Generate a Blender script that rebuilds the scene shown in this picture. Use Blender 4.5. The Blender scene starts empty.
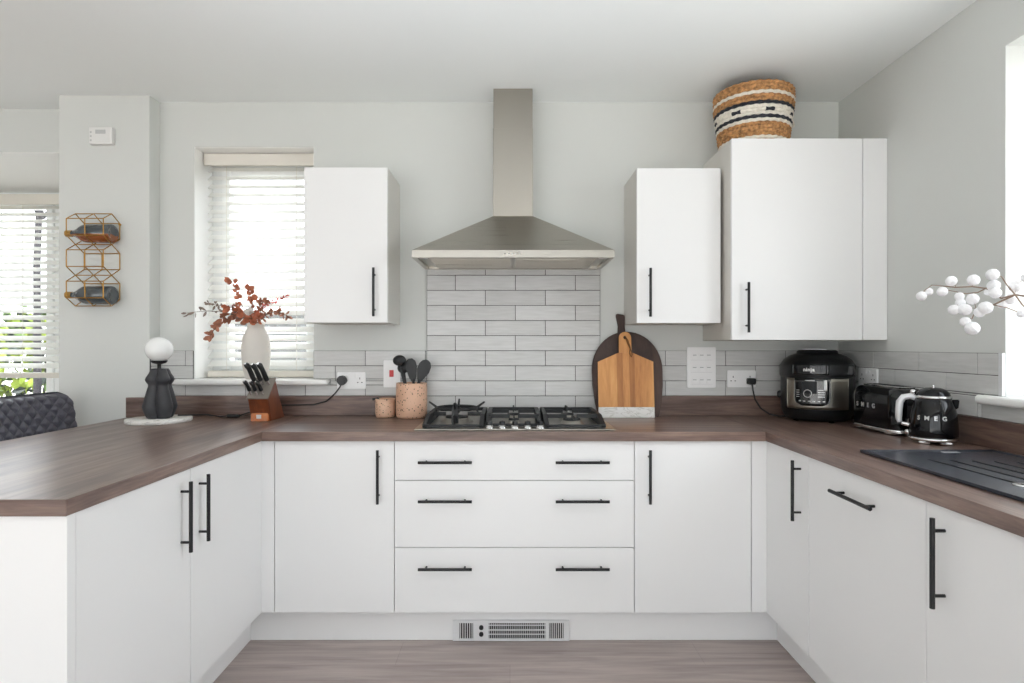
import bpy, bmesh, math, random
from mathutils import Vector, Matrix
random.seed(7)
PI = math.pi
S = bpy.context.scene
COL = S.collection
CAMZ, DW = 1.2555, 3.077            # eye height; distance from the eye to the back wall (y = 0)

# ------------------------------------------------------------------ helpers
WM = {}                              # world matrix of every object we make

def at(px, py, D):
    """a point seen at px, py that lies D metres in front of the lens"""
    return Vector(((px - 510) * D / 600, D - DW, CAMZ - (py - 345.5) * D / 600))

class MB:
    def __init__(s): s.v = []; s.f = []; s.m = []; s.sm = []
    def add(s, vs, fs, mi=0, smooth=False):
        b = len(s.v); s.v += [Vector(v) for v in vs]
        for f in fs: s.f.append([i + b for i in f]); s.m.append(mi); s.sm.append(smooth)
        return s
    def bm(s, bm, mi=0, smooth=False, mat=None):
        bm.verts.ensure_lookup_table()
        for i, v in enumerate(bm.verts): v.index = i
        s.add([(mat @ v.co) if mat else v.co for v in bm.verts], [[v.index for v in f.verts] for f in bm.faces], mi, smooth)
        bm.free(); return s
    def box(s, x0, x1, y0, y1, z0, z1, bev=0.0, mi=0, seg=2, mat=None, smooth=False):
        bm = bmesh.new(); bmesh.ops.create_cube(bm, size=1)
        for v in bm.verts:
            v.co = Vector(((x0 + x1) / 2 + v.co.x * (x1 - x0), (y0 + y1) / 2 + v.co.y * (y1 - y0), (z0 + z1) / 2 + v.co.z * (z1 - z0)))
        if bev: bmesh.ops.bevel(bm, geom=bm.edges[:], offset=bev, segments=seg, affect='EDGES', profile=.5)
        return s.bm(bm, mi, smooth, mat)
    def prism(s, poly, d, bev=0.0, mi=0, mat=None, seg=2, smooth=False):
        """poly: planar 3D points (counter clockwise seen against d); extruded by d"""
        bm = bmesh.new(); vs = [bm.verts.new(p) for p in poly]; f = bm.faces.new(vs)
        r = bmesh.ops.extrude_face_region(bm, geom=[f])
        bmesh.ops.translate(bm, verts=[e for e in r['geom'] if isinstance(e, bmesh.types.BMVert)], vec=Vector(d))
        bmesh.ops.recalc_face_normals(bm, faces=bm.faces[:])
        if bev: bmesh.ops.bevel(bm, geom=[e for e in bm.edges if e.calc_face_angle(0) > .5], offset=bev, segments=seg, affect='EDGES')
        return s.bm(bm, mi, smooth, mat)
    def cyl(s, p0, p1, r0, r1=None, n=16, mi=0, caps=True, smooth=True):
        p0, p1 = Vector(p0), Vector(p1); r1 = r0 if r1 is None else r1
        d = (p1 - p0).normalized(); a = d.orthogonal().normalized(); b = d.cross(a)
        vs = []
        for p, r in ((p0, r0), (p1, r1)):
            for i in range(n):
                t = 2 * PI * i / n; vs.append(p + (a * math.cos(t) + b * math.sin(t)) * r)
        s.add(vs, [[i, (i + 1) % n, n + (i + 1) % n, n + i] for i in range(n)], mi, smooth)
        if caps: s.add(vs, [list(range(n))[::-1], list(range(n, 2 * n))], mi, False)
        return s
    def tube(s, pts, r, n=8, mi=0, closed=False):
        pts = [Vector(p) for p in pts]; N = len(pts); rs = r if isinstance(r, (list, tuple)) else [r] * N
        vs = []; up = None
        for i, p in enumerate(pts):
            if closed: t = (pts[(i + 1) % N] - pts[i - 1]).normalized()
            else: t = (pts[min(i + 1, N - 1)] - pts[max(i - 1, 0)]).normalized()
            if up is None: up = t.orthogonal().normalized()
            up = (up - t * up.dot(t)).normalized(); b = t.cross(up)
            for k in range(n):
                a = 2 * PI * k / n; vs.append(p + (up * math.cos(a) + b * math.sin(a)) * rs[i])
        fs = []
        for i in range(N if closed else N - 1):
            j = (i + 1) % N
            for k in range(n): fs.append([i * n + k, i * n + (k + 1) % n, j * n + (k + 1) % n, j * n + k])
        s.add(vs, fs, mi, True)
        if not closed: s.add(vs, [list(range(n))[::-1], [(N - 1) * n + k for k in range(n)]], mi)
        return s
    def lathe(s, prof, c=(0, 0, 0), n=40, mi=0, fr=None, mis=None, smooth=True, a0=0, a1=2 * PI):
        """prof: (radius, z) from bottom to top; fr(theta, z, r) may change the radius"""
        c = Vector(c); full = abs(a1 - a0 - 2 * PI) < 1e-6; nn = n if full else n + 1
        vs = []
        for r, z in prof:
            for i in range(nn):
                t = a0 + (a1 - a0) * i / n; q = fr(t, z, r) if fr else r
                vs.append(c + Vector((q * math.cos(t), q * math.sin(t), z)))
        for j in range(len(prof) - 1):
            fs = []
            for i in range(n):
                k = (i + 1) % nn
                fs.append([j * nn + i, j * nn + k, (j + 1) * nn + k, (j + 1) * nn + i])
            s.add(vs, [], 0) if False else None
            s._l = fs
            if j == 0: base = len(s.v); s.v += vs
            for f in fs: s.f.append([x + base for x in f]); s.m.append(mis[j] if mis else mi); s.sm.append(smooth)
        return s
    def ball(s, c, r, mi=0, sub=2, sc=(1, 1, 1), noise=0):
        bm = bmesh.new(); bmesh.ops.create_icosphere(bm, subdivisions=sub, radius=1)
        for v in bm.verts:
            k = 1 + (random.uniform(-noise, noise) if noise else 0)
            v.co = Vector(c) + Vector((v.co.x * r * sc[0] * k, v.co.y * r * sc[1] * k, v.co.z * r * sc[2] * k))
        return s.bm(bm, mi, True)
    def build(s, name, mats, parent=None, world=True, origin=None):
        mats = mats if isinstance(mats, (list, tuple)) else [mats]
        me = bpy.data.meshes.new(name)
        vs = s.v
        o = bpy.data.objects.new(name, me)
        if parent is not None:
            o.parent = parent; WM[o.name] = WM[parent.name]
            if world:
                inv = WM[parent.name].inverted(); vs = [inv @ v for v in vs]
        else:
            if origin is None:
                xs = [v.x for v in vs]; ys = [v.y for v in vs]; zs = [v.z for v in vs]
                origin = ((min(xs) + max(xs)) / 2, (min(ys) + max(ys)) / 2, min(zs))
            O = Vector(origin); o.location = O; WM[o.name] = Matrix.Translation(O)
            vs = [v - O for v in vs]
        me.from_pydata([tuple(v) for v in vs], [], s.f)
        for m in mats: me.materials.append(m)
        me.polygons.foreach_set('material_index', s.m); me.polygons.foreach_set('use_smooth', s.sm)
        me.update(); COL.objects.link(o)
        return o

def tag(o, label, cat, group=None):
    o['label'] = label; o['category'] = cat
    if group: o['group'] = group
    return o
def thing(name, label, cat, loc, rz=0, group=None):
    o = bpy.data.objects.new(name, None); COL.objects.link(o)
    o.location = loc; o.rotation_euler = (0, 0, rz); o.empty_display_size = .05
    WM[o.name] = Matrix.Translation(Vector(loc)) @ Matrix.Rotation(rz, 4, 'Z')
    return tag(o, label, cat, group)
def struct(o): o['kind'] = 'structure'; return o

# ------------------------------------------------------------------ materials
def lin(c): return tuple(((x / 255) / 12.92 if x / 255 <= .04045 else ((x / 255 + .055) / 1.055) ** 2.4) for x in c) + (1,)
class NT:
    def __init__(s, name):
        s.mat = bpy.data.materials.new(name); s.mat.use_nodes = True; s.t = s.mat.node_tree; s.n = s.t.nodes
        s.p = s.n['Principled BSDF']
    def node(s, typ, ins=None, **kw):
        n = s.n.new(typ)
        for k, v in kw.items(): setattr(n, k, v)
        for k, v in (ins or {}).items():
            if hasattr(v, 'is_output'): s.t.links.new(v, n.inputs[k])
            else: n.inputs[k].default_value = v
        return n
    def set(s, **kw):
        for k, v in kw.items():
            k = k.replace('_', ' ')
            if hasattr(v, 'is_output'): s.t.links.new(v, s.p.inputs[k])
            else: s.p.inputs[k].default_value = v
        return s
    def coord(s, scale=(1, 1, 1), rot=(0, 0, 0)):
        tc = s.node('ShaderNodeTexCoord')
        return s.node('ShaderNodeMapping', {'Vector': tc.outputs['Object'], 'Scale': scale, 'Rotation': rot}).outputs[0]
    def ramp(s, fac, stops, interp='LINEAR'):
        r = s.node('ShaderNodeValToRGB', {'Fac': fac}); cr = r.color_ramp; cr.interpolation = interp
        while len(cr.elements) < len(stops): cr.elements.new(.5)
        for e, (p, c) in zip(cr.elements, stops): e.position = p; e.color = c
        return r.outputs[0]
    def bump(s, h, strength=.2, dist=.01):
        b = s.node('ShaderNodeBump', {'Height': h, 'Strength': strength, 'Distance': dist}); s.t.links.new(b.outputs[0], s.p.inputs['Normal']); return s

def plain(name, c, rough=.5, metal=0, spec=.5, coat=0, noise=0, nscale=8, bump=0, bscale=60, trans=0, alpha=1):
    m = NT(name); base = lin(c)
    if noise:
        f = m.node('ShaderNodeTexNoise', {'Vector': m.coord(), 'Scale': nscale, 'Detail': 3}).outputs[0]
        k0 = tuple(max(0, x * (1 - noise)) for x in base[:3]) + (1,); k1 = tuple(min(1, x * (1 + noise)) for x in base[:3]) + (1,)
        m.set(Base_Color=m.ramp(f, [(.3, k0), (.7, k1)]))
    else: m.set(Base_Color=base)
    m.set(Roughness=rough, Metallic=metal, Specular_IOR_Level=spec, Coat_Weight=coat, Transmission_Weight=trans, Alpha=alpha)
    if bump:
        h = m.node('ShaderNodeTexNoise', {'Vector': m.coord(), 'Scale': bscale, 'Detail': 3}).outputs[0]; m.bump(h, bump, .004)
    return m.mat

def wood(name, cs, scale=(1.2, 16, 16), rough=.35, coat=0.0, wscale=1.0, planks=None):
    m = NT(name); v = m.coord(scale)
    n1 = m.node('ShaderNodeTexNoise', {'Vector': v, 'Scale': 1.3 * wscale, 'Detail': 6, 'Roughness': .62, 'Distortion': .6}).outputs[0]
    v2 = m.coord(tuple(x * 4 for x in scale))
    n2 = m.node('ShaderNodeTexNoise', {'Vector': v2, 'Scale': 2.0 * wscale, 'Detail': 4, 'Roughness': .6}).outputs[0]
    mix = m.node('ShaderNodeMath', {0: n1, 1: m.node('ShaderNodeMath', {0: n2, 1: .35}, operation='MULTIPLY').outputs[0]}, operation='ADD').outputs[0]
    k = len(cs); col = m.ramp(mix, [(.42 + .5 * i / (k - 1), lin(c)) for i, c in enumerate(cs)])
    m.set(Base_Color=col, Roughness=rough, Coat_Weight=coat, Coat_Roughness=.2); m.bump(n2, .08, .002)
    return m.mat

def planks(name, cs, rough):
    m = NT(name); v = m.coord()
    br = m.node('ShaderNodeTexBrick', {'Vector': v, 'Scale': 1, 'Mortar Size': .0012, 'Brick Width': 1.22, 'Row Height': .18, 'Color1': (.25, .25, .25, 1), 'Color2': (.75, .75, .75, 1), 'Mortar': (0, 0, 0, 1)}, offset=.37)
    grain = m.node('ShaderNodeTexNoise', {'Vector': m.coord((1.6, 22, 22)), 'Scale': 1.2, 'Detail': 6, 'Roughness': .6, 'Distortion': .5}).outputs[0]
    a = m.node('ShaderNodeMath', {0: br.outputs['Color'], 1: .22}, operation='MULTIPLY').outputs[0]
    f = m.node('ShaderNodeMath', {0: grain, 1: a}, operation='ADD').outputs[0]
    m.set(Base_Color=m.ramp(f, [(.3, lin(cs[0])), (.55, lin(cs[1])), (.78, lin(cs[2]))]), Roughness=rough)
    m.bump(br.outputs['Fac'], .1, -.001); return m.mat

def steel(name, c=(170, 168, 162), rough=.3, axis='x'):
    m = NT(name); sc = {'x': (2, 300, 300), 'z': (300, 300, 2)}[axis]
    n = m.node('ShaderNodeTexNoise', {'Vector': m.coord(sc), 'Scale': 1, 'Detail': 2}).outputs[0]
    r = m.node('ShaderNodeMapRange', {'Value': n, 'From Min': .2, 'From Max': .8, 'To Min': rough - .05, 'To Max': rough + .07}).outputs[0]
    m.set(Base_Color=lin(c), Metallic=1.0, Roughness=r); return m.mat

def speckle(name, base, dark):
    m = NT(name); v = m.coord()
    warp = m.node('ShaderNodeTexNoise', {'Vector': v, 'Scale': 60, 'Detail': 2}).outputs['Color']
    mv = m.node('ShaderNodeMix', {'Factor': .012, 'A': v, 'B': warp}, data_type='VECTOR').outputs['Result'] if False else v
    vo = m.node('ShaderNodeTexVoronoi', {'Vector': mv, 'Scale': 120, 'Randomness': 1.0}); d = vo.outputs['Distance']; c = vo.outputs['Color']
    rr = m.node('ShaderNodeSeparateColor', {'Color': c}).outputs[0]
    sz = m.node('ShaderNodeMath', {0: m.node('ShaderNodeMath', {0: rr, 1: .72}, operation='MULTIPLY').outputs[0], 1: .34}, operation='SUBTRACT').outputs[0]
    th = m.node('ShaderNodeMath', {0: sz, 1: d}, operation='SUBTRACT').outputs[0]
    k = m.node('ShaderNodeMath', {0: m.node('ShaderNodeMath', {0: th, 1: .03}, operation='ADD').outputs[0], 1: 0.0}, operation='GREATER_THAN').outputs[0]
    m.set(Base_Color=m.ramp(k, [(.4, lin(base)), (.6, lin(dark))]), Roughness=.42); return m.mat

def marble(name, base, vein):
    m = NT(name)
    n = m.node('ShaderNodeTexNoise', {'Vector': m.coord((1, 1, 3)), 'Scale': 6, 'Detail': 8, 'Roughness': .6, 'Distortion': 1.8}).outputs[0]
    m.set(Base_Color=m.ramp(n, [(.47, lin(base)), (.5, lin(vein)), (.53, lin(base))]), Roughness=.3); return m.mat

def blind_mat(name, c):
    m = NT(name); m.set(Base_Color=lin(c), Roughness=.5)
    tl = m.node('ShaderNodeBsdfTranslucent', {'Color': lin(c)}); mx = m.node('ShaderNodeMixShader', {0: .28})
    m.t.links.new(m.p.outputs[0], mx.inputs[1]); m.t.links.new(tl.outputs[0], mx.inputs[2]); m.t.links.new(mx.outputs[0], m.n['Material Output'].inputs[0])
    return m.mat
def glass_pane(name):
    m = bpy.data.materials.new(name); m.use_nodes = True; t = m.node_tree; t.nodes.clear()
    o = t.nodes.new('ShaderNodeOutputMaterial'); mx = t.nodes.new('ShaderNodeMixShader'); tr = t.nodes.new('ShaderNodeBsdfTransparent'); gl = t.nodes.new('ShaderNodeBsdfGlossy')
    lw = t.nodes.new('ShaderNodeLayerWeight'); pw = t.nodes.new('ShaderNodeMath'); pw.operation = 'POWER'; pw.inputs[1].default_value = 5
    fr = t.nodes.new('ShaderNodeMath'); fr.operation = 'MULTIPLY_ADD'; fr.inputs[1].default_value = .85; fr.inputs[2].default_value = .04
    lw.inputs[0].default_value = .5; t.links.new(lw.outputs['Facing'], pw.inputs[0]); t.links.new(pw.outputs[0], fr.inputs[0]); gl.inputs['Roughness'].default_value = 0.02
    tr.inputs[0].default_value = (.98, .98, .98, 1)
    t.links.new(fr.outputs[0], mx.inputs[0]); t.links.new(tr.outputs[0], mx.inputs[1]); t.links.new(gl.outputs[0], mx.inputs[2]); t.links.new(mx.outputs[0], o.inputs[0])
    return m

def tile_mat():
    m = NT('grey_tile'); g = m.node('ShaderNodeNewGeometry').outputs['Random Per Island']
    n = m.node('ShaderNodeTexNoise', {'Vector': m.coord((3, 3, 30)), 'Scale': 3, 'Detail': 4}).outputs[0]
    a = m.node('ShaderNodeMath', {0: n, 1: m.node('ShaderNodeMath', {0: g, 1: .35}, operation='MULTIPLY').outputs[0]}, operation='ADD').outputs[0]
    m.set(Base_Color=m.ramp(a, [(.3, lin((188, 188, 186))), (.95, lin((208, 208, 207)))]), Roughness=.3)
    m.bump(n, .12, .004); return m.mat

M = dict(
    wall=plain('wall_paint', (212, 214, 211), .9, spec=.2, bump=.05, bscale=150),
    ceil=plain('ceiling_paint', (241, 244, 243), .95, spec=.1),
    door=plain('white_laminate', (235, 235, 235), .42, spec=.35),
    carc=plain('white_carcass', (226, 226, 224), .5, spec=.3),
    side=plain('pale_grey_carcass', (214, 211, 205), .5, spec=.3),
    upvc=plain('white_plastic_frame', (238, 240, 240), .3),
    sill=plain('white_sill', (240, 240, 238), .3),
    blind=plain('cream_valance', (226, 222, 212), .5), slat=blind_mat('cream_slat', (244, 244, 241)),
    black=plain('black_matte_metal', (28, 28, 30), .45, spec=.4),
    wtx=wood('walnut_grain_across', [(66, 50, 44), (98, 77, 69), (128, 105, 95), (154, 131, 118)], (1.0, 14, 14), .33, .15),
    wty=wood('walnut_grain_away', [(66, 50, 44), (98, 77, 69), (128, 105, 95), (154, 131, 118)], (14, 1.0, 14), .33, .15),
    floor=planks('floor_planks', [(120, 109, 106), (158, 145, 141), (180, 167, 162)], .34),
    tile=tile_mat(), grout=plain('dark_grout', (72, 69, 69), .9),
    steel=steel('brushed_steel', (176, 172, 164), .3), steelz=steel('brushed_steel_upright', (170, 165, 156), .33, 'z'),
    chrome=plain('chrome', (225, 225, 225), .1, metal=1),
    iron=plain('cast_iron', (38, 39, 41), .5, spec=.4),
    burner=plain('burner_alloy', (190, 186, 178), .35, metal=.9),
    white=plain('white_plastic', (240, 240, 240), .35),
    grey=plain('grey_print', (140, 142, 145), .6),
    label=plain('pale_grey_label', (186, 188, 188), .5),
    red=plain('red_rocker', (205, 20, 28), .35),
    gold=plain('brass_wire', (176, 132, 62), .3, metal=1),
    blackgl=plain('black_gloss', (8, 9, 13), .07, spec=.42),
    blackpl=plain('black_plastic', (20, 21, 23), .4),
    darkcer=plain('charcoal_ceramic', (52, 52, 56), .55, noise=.15, nscale=30),
    globe=plain('opal_glass', (240, 241, 240), .25, coat=.4),
    ceramic=plain('matte_white_ceramic', (222, 217, 210), .7, noise=.04),
    marble=marble('white_marble', (232, 230, 226), (200, 196, 190)),
    block=wood('cherry_block', [(84, 42, 24), (120, 62, 34), (146, 78, 42)], (10, 10, 2.5), .3, .3),
    blockf=wood('amber_block_front', [(150, 78, 30), (186, 104, 44), (206, 124, 60)], (3, 10, 10), .3, .3),
    blockt=plain('grey_slot_face', (132, 124, 116), .5, noise=.1),
    acacia=wood('acacia_light', [(150, 92, 46), (190, 128, 70), (210, 150, 88), (222, 168, 106)], (16, 16, 1.2), .45, 0, .6),
    acacia2=wood('acacia_mid', [(136, 82, 42), (172, 112, 58), (190, 130, 72)], (16, 16, 1.2), .45, 0, .6),
    darkwood=wood('dark_mango', [(44, 30, 26), (66, 48, 42), (86, 66, 58)], (9, 9, 2.5), .6),
    cord=plain('leather_cord', (120, 82, 48), .8),
    terra=speckle('speckled_terracotta', (220, 178, 150), (58, 36, 30)),
    terrad=speckle('speckled_terracotta_small', (222, 182, 154), (52, 32, 26)),
    util=plain('black_nylon', (32, 33, 35), .5),
    rust=plain('rust_leaf', (188, 114, 84), .7, noise=.35, nscale=40), brown=plain('brown_leaf', (164, 110, 86), .75, noise=.35, nscale=40),
    greyleaf=plain('grey_leaf', (136, 120, 110), .8, noise=.3, nscale=40), redleaf=plain('red_leaf', (222, 96, 88), .7, noise=.3, nscale=40),
    pale=plain('pale_petal', (226, 220, 214), .8), stem=plain('brown_stem', (104, 82, 64), .8), twig=plain('grey_twig', (140, 120, 104), .8),
    pom=plain('white_wool', (246, 246, 248), .95, spec=.1, bump=.8, bscale=220),
    tan=plain('seagrass_tan', (176, 130, 84), .8, noise=.5, nscale=70), rope=plain('white_rope', (226, 220, 208), .85, noise=.12, nscale=70), ink=plain('black_rope', (46, 48, 54), .85, noise=.2, nscale=70),
    leather=plain('grey_leather', (86, 85, 95), .42, noise=.12, nscale=25, bump=.1, bscale=400), seam=plain('seam', (52, 52, 58), .6),
    glassd=plain('dark_bottle_glass', (70, 76, 80), .08, coat=.6), amber=plain('amber_wine', (136, 74, 36), .12, coat=.6),
    foil=plain('gold_foil', (180, 140, 80), .35, metal=.8),
    sink=plain('black_composite', (50, 53, 62), .27, spec=.6, bump=.04, bscale=600),
    pane=glass_pane('window_glass'),
    leaf1=plain('garden_leaf', (66, 92, 34), .6, noise=.5, nscale=6), leaf2=plain('garden_leaf_light', (118, 136, 40), .6, noise=.4, nscale=6), leaf3=plain('garden_leaf_dark', (26, 40, 34), .6, noise=.4, nscale=6),
    bark=plain('bark', (44, 42, 46), .9, noise=.3, nscale=20), fence=plain('weathered_fence', (78, 80, 80), .9, noise=.2, nscale=12),
    lawn=plain('pale_paving', (206, 202, 196), .95, noise=.08, nscale=3),
    void=plain('dark_recess', (40, 42, 45), .8), screen=plain('dark_screen', (14, 15, 18), .12, coat=.5),
    silver=plain('silver_print', (205, 205, 205), .35, metal=.6), bez=plain('satin_silver', (226, 227, 229), .4, metal=.3),
)

# ------------------------------------------------------------------ room shell
XR, CEIL = 1.685, 2.502
WL, WR, WT, WB = -1.6215, -1.005, 2.275, 1.072       # window in the back wall
YB = -5.6
struct(MB().box(-5.2, 1.95, YB, .95, -.1, 0).build('floor', M['floor'], origin=(0, 0, 0)))
struct(MB().box(-5.45, 1.95, YB - .2, .30, CEIL, CEIL + .15).build('ceiling', M['ceil']))
w = MB()
w.box(-1.795, WL, 0, .28, 0, CEIL).box(WR, XR + .27, 0, .28, 0, CEIL).box(WL, WR, 0, .28, 0, WB - .018).box(WL, WR, 0, .28, WT, CEIL)
struct(w.build('wall_back', M['wall']))
struct(MB().box(-2.247, -1.795, -.09, .28, 0, CEIL, .003).build('wall_pillar', M['wall']))
w = MB().box(-5.2, -2.247, .086, .28, 2.274, CEIL).box(-2.30, -2.247, .086, .95, 0, 2.274).box(-5.2, -4.75, .086, .95, 0, 2.274)
struct(w.build('wall_bay', M['wall']))
struct(MB().box(-5.2, -2.301, .28, 1.05, 2.2745, 2.36).box(-5.2, -2.301, .0865, .899, 2.2695, 2.2735).build('trim_1', M['sill']))
RY0, RY1 = -2.24, -1.037                              # window in the right wall
w = MB().box(XR, XR + .26, YB, RY0, 0, CEIL).box(XR, XR + .26, RY1, 0, 0, CEIL).box(XR, XR + .26, RY0, RY1, 0, WB - .018).box(XR, XR + .26, RY0, RY1, WT, CEIL)
struct(w.build('wall_right', M['wall']))
struct(MB().box(-5.4, -5.2, YB, .95, 0, CEIL).build('wall_left', M['wall']))
w = MB().box(-5.2, -4.4, YB - .2, YB, 0, CEIL).box(1.3, XR, YB - .2, YB, 0, CEIL).box(-4.4, 1.3, YB - .2, YB, 2.25, CEIL)
struct(w.build('wall_rear', M['wall']))

def frame_xz(mb, x0, x1, z0, z1, y0, y1, w, bev=.006):
    mb.box(x0, x0 + w, y0, y1, z0, z1, bev).box(x1 - w, x1, y0, y1, z0, z1, bev)
    mb.box(x0 + w, x1 - w, y0, y1, z0, z0 + w, bev).box(x0 + w, x1 - w, y0, y1, z1 - w, z1, bev)
def frame_yz(mb, y0, y1, z0, z1, x0, x1, w, bev=.006):
    mb.box(x0, x1, y0, y0 + w, z0, z1, bev).box(x0, x1, y1 - w, y1, z0, z1, bev)
    mb.box(x0, x1, y0 + w, y1 - w, z0, z0 + w, bev).box(x0, x1, y0 + w, y1 - w, z1 - w, z1, bev)
# window 1: over the worktop, back wall
f = MB(); frame_xz(f, WL, WR, WB, WT, .19, .26, .055); frame_xz(f, WL + .05, WR - .05, WB + .05, WT - .05, .18, .24, .052)
wn = struct(f.build('window_1', M['upvc']))
MB().box(WL + .1, WR - .1, .205, .211, WB + .1, WT - .1).build('pane', M['pane'], wn)
MB().box(WL + .0005, WL + .004, .003, .188, WB + .013, WT - .0005).box(WR - .004, WR - .0005, .003, .188, WB + .013, WT - .0005).box(WL + .004, WR - .004, .003, .188, WT - .004, WT - .0005).build('lit_reveal_skin', M['sill'], wn)  # white skin added so the reveal looks lit by the window
MB().box(-1.713, -.919, -.052, -.0005, 1.054, 1.084, .012, seg=4).box(WL + .001, WR - .001, -.02, .19, 1.056, 1.084, .004).build('window_sill', M['sill'], wn)
# window 2: the bay by the dining end
f = MB(); frame_xz(f, -4.75, -2.30, .02, 2.274, .90, .96, .06)
for x in (-3.95, -2.985): f.box(x - .035, x + .035, .90, .96, .08, 2.21, .006)
for a, b in ((-4.69, -3.985), (-3.915, -3.02), (-2.95, -2.36)): frame_xz(f, a, b, .085, 2.205, .885, .945, .045)
wn2 = struct(f.build('window_2', M['upvc']))
for a, b in ((-4.645, -4.03), (-3.87, -3.065), (-2.905, -2.405)): MB().box(a, b, .912, .918, .13, 2.16).build('pane', M['pane'], wn2)
# window 3: right wall above the sink
f = MB(); frame_yz(f, RY0, RY1, WB, WT, XR + .19, XR + .25, .055)
f.box(XR + .19, XR + .25, (RY0 + RY1) / 2 - .03, (RY0 + RY1) / 2 + .03, WB + .05, WT - .05, .006)
wn3 = struct(f.build('window_3', M['upvc']))
MB().box(XR + .215, XR + .221, RY0 + .05, RY1 - .05, WB + .05, WT - .05).build('pane', M['pane'], wn3)
MB().box(XR - .04, XR - .0005, RY0 - .09, -.945, 1.05, 1.082, .013, seg=4).box(XR - .02, XR + .19, RY0 + .001, RY1 - .001, 1.054, 1.082, .004).build('window_sill', M['sill'], wn3)
# window 4: glazed garden doors behind the viewer
f = MB(); frame_xz(f, -4.4, 1.3, 0.0, 2.25, YB - .13, YB - .06, .06)
for k in range(1, 4): f.box(-4.4 + 5.7 * k / 4 - .04, -4.4 + 5.7 * k / 4 + .04, YB - .13, YB - .06, .06, 2.19, .006)
wn4 = struct(f.build('window_4', M['upvc']))
MB().box(-4.34, 1.24, YB - .1, YB - .094, .06, 2.19).build('pane', M['pane'], wn4)

# ------------------------------------------------------------------ venetian blinds
def blind(x0, x1, zt, zb, yf, label, vz, tilt=.62, pitch=.0449, sw=.05, cords=()):
    t = thing('venetian_blind', label, 'blind', ((x0 + x1) / 2, yf + .04, zb))
    MB().box(x0, x1, yf, yf + .012, vz, zt, .002).build('valance', M['blind'], t)
    MB().box(x0 + .01, x1 - .01, yf + .018, yf + .06, vz + .012, zt - .004, .002).build('headrail', M['blind'], t)
    sl = MB(); z = vz - .012; c, s_ = math.cos(tilt) * sw / 2, math.sin(tilt) * sw / 2; yc = yf + .04
    while z > zb + .05:
        sl.prism([(x0 + .012, yc - c, z - s_ - .0013), (x0 + .012, yc + c, z + s_ - .0013), (x0 + .012, yc + c, z + s_ + .0013), (x0 + .012, yc - c, z - s_ + .0013)], (x1 - x0 - .024, 0, 0))
        z -= pitch
    sl.build('slats', M['slat'], t)
    MB().box(x0 + .012, x1 - .012, yc - .024, yc + .024, zb, zb + .033, .004).build('bottom_rail', M['blind'], t)
    for x in cords: MB().cyl((x, yc - .026, zb + .01), (x, yc - .026, vz), .0012, n=6).build('ladder_cord', M['blind'], t)
    return t
blind(WL + .006, WR - .006, 2.268, 1.088, .085, 'cream slatted blind hanging in the window behind the white vase', 2.205, cords=(-1.50, -1.13))
blind(-4.70, -2.34, 2.235, 1.045, .80, 'cream slatted blind half raised in the bay left of the pillar', 2.168, cords=(-4.3, -3.16, -2.75))

# ------------------------------------------------------------------ handles, doors, base units
def handle(parent, c, axis, out, L=.222, so=.031):
    c, a, o = Vector(c), Vector(axis), Vector(out)
    b = MB(); b.cyl(c - a * L / 2, c + a * L / 2, .006, n=14)
    for k in (-.08, .08): b.cyl(c + a * k, c + a * k - o * so, .0042, n=10)
    return b.build('handle', M['black'], parent)
YF = -.577                                             # front plane of the back run
XLF, XRF = -1.035, 1.069                               # front planes of the left and right runs
ZB, ZT, ZC = .143, .857, .8595
OUTB, OUTL, OUTR = (0, -1, 0), (1, 0, 0), (-1, 0, 0)

def back_unit(x0, x1, hx, label, fill):
    t = thing('base_cabinet', label, 'cabinet', ((x0 + x1) / 2, -.29, ZB), group='white base cabinets')
    MB().box(x0 + .001, x1 - .001, YF + .0195, -.03, ZB, ZC).build('carcass', M['carc'], t)
    d = MB().box(x0 + .0015, x1 - .0015, YF, YF + .018, ZB, ZT, .0012).build('door', M['door'], t)
    handle(d, (hx, YF - .031, .713), (0, 0, 1), OUTB)
    MB().box(*fill, YF + .001, YF + .019, ZB, ZC, .001).build('filler_strip', M['door'], t)
back_unit(-.981, -.482, -.546, 'white base cabinet left of the wide drawers, handle at its right', (XLF - .018, -.983))
back_unit(.518, 1.006, .578, 'white base cabinet right of the wide drawers, handle at its left', (1.008, XRF + .018))
t = thing('drawer_unit', 'wide white three-drawer unit with paired black handles under the hob', 'drawers', (.017, -.29, ZB))
MB().box(-.481, .517, YF + .0195, -.03, ZB, ZC).build('carcass', M['carc'], t)
for z0, z1, hz in ((.6945, ZT, .773), (.4155, .6915, .612), (ZB, .4125, .333)):
    d = MB().box(-.4805, .5165, YF, YF + .018, z0, z1, .0012).build('drawer', M['door'], t)
    for hx in (-.268, .299): handle(d, (hx, YF - .031, hz), (1, 0, 0), OUTB)
def D2Y(d): return d - DW
# left run
t = thing('base_cabinet', 'white two-door base cabinet of the peninsula with paired handles', 'cabinet', (-1.34, D2Y(1.95), ZB), group='white base cabinets')
MB().box(-1.64, XLF - .0195, D2Y(1.4275), D2Y(2.498), ZB, ZC).build('carcass', M['carc'], t)
for d0, d1, hd in ((1.431, 1.9425, 1.888), (1.9455, 2.4995, 1.998)):
    d = MB().box(XLF - .018, XLF, D2Y(d0), D2Y(d1), ZB, ZT, .0012).build('door', M['door'], t)
    handle(d, (XLF + .031, D2Y(hd), .716), (0, 0, 1), OUTL)
tag(MB().box(-1.66, XLF + .003, D2Y(1.398), D2Y(1.426), .001, ZC, .001).build('end_panel', M['door']), 'white end panel closing the peninsula at the near left', 'panel')
tag(MB().box(-1.66, -1.642, D2Y(1.428), -.15, .001, ZC, .001).build('back_panel', M['door']), 'white back panel under the worktop overhang by the stool', 'panel')
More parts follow.
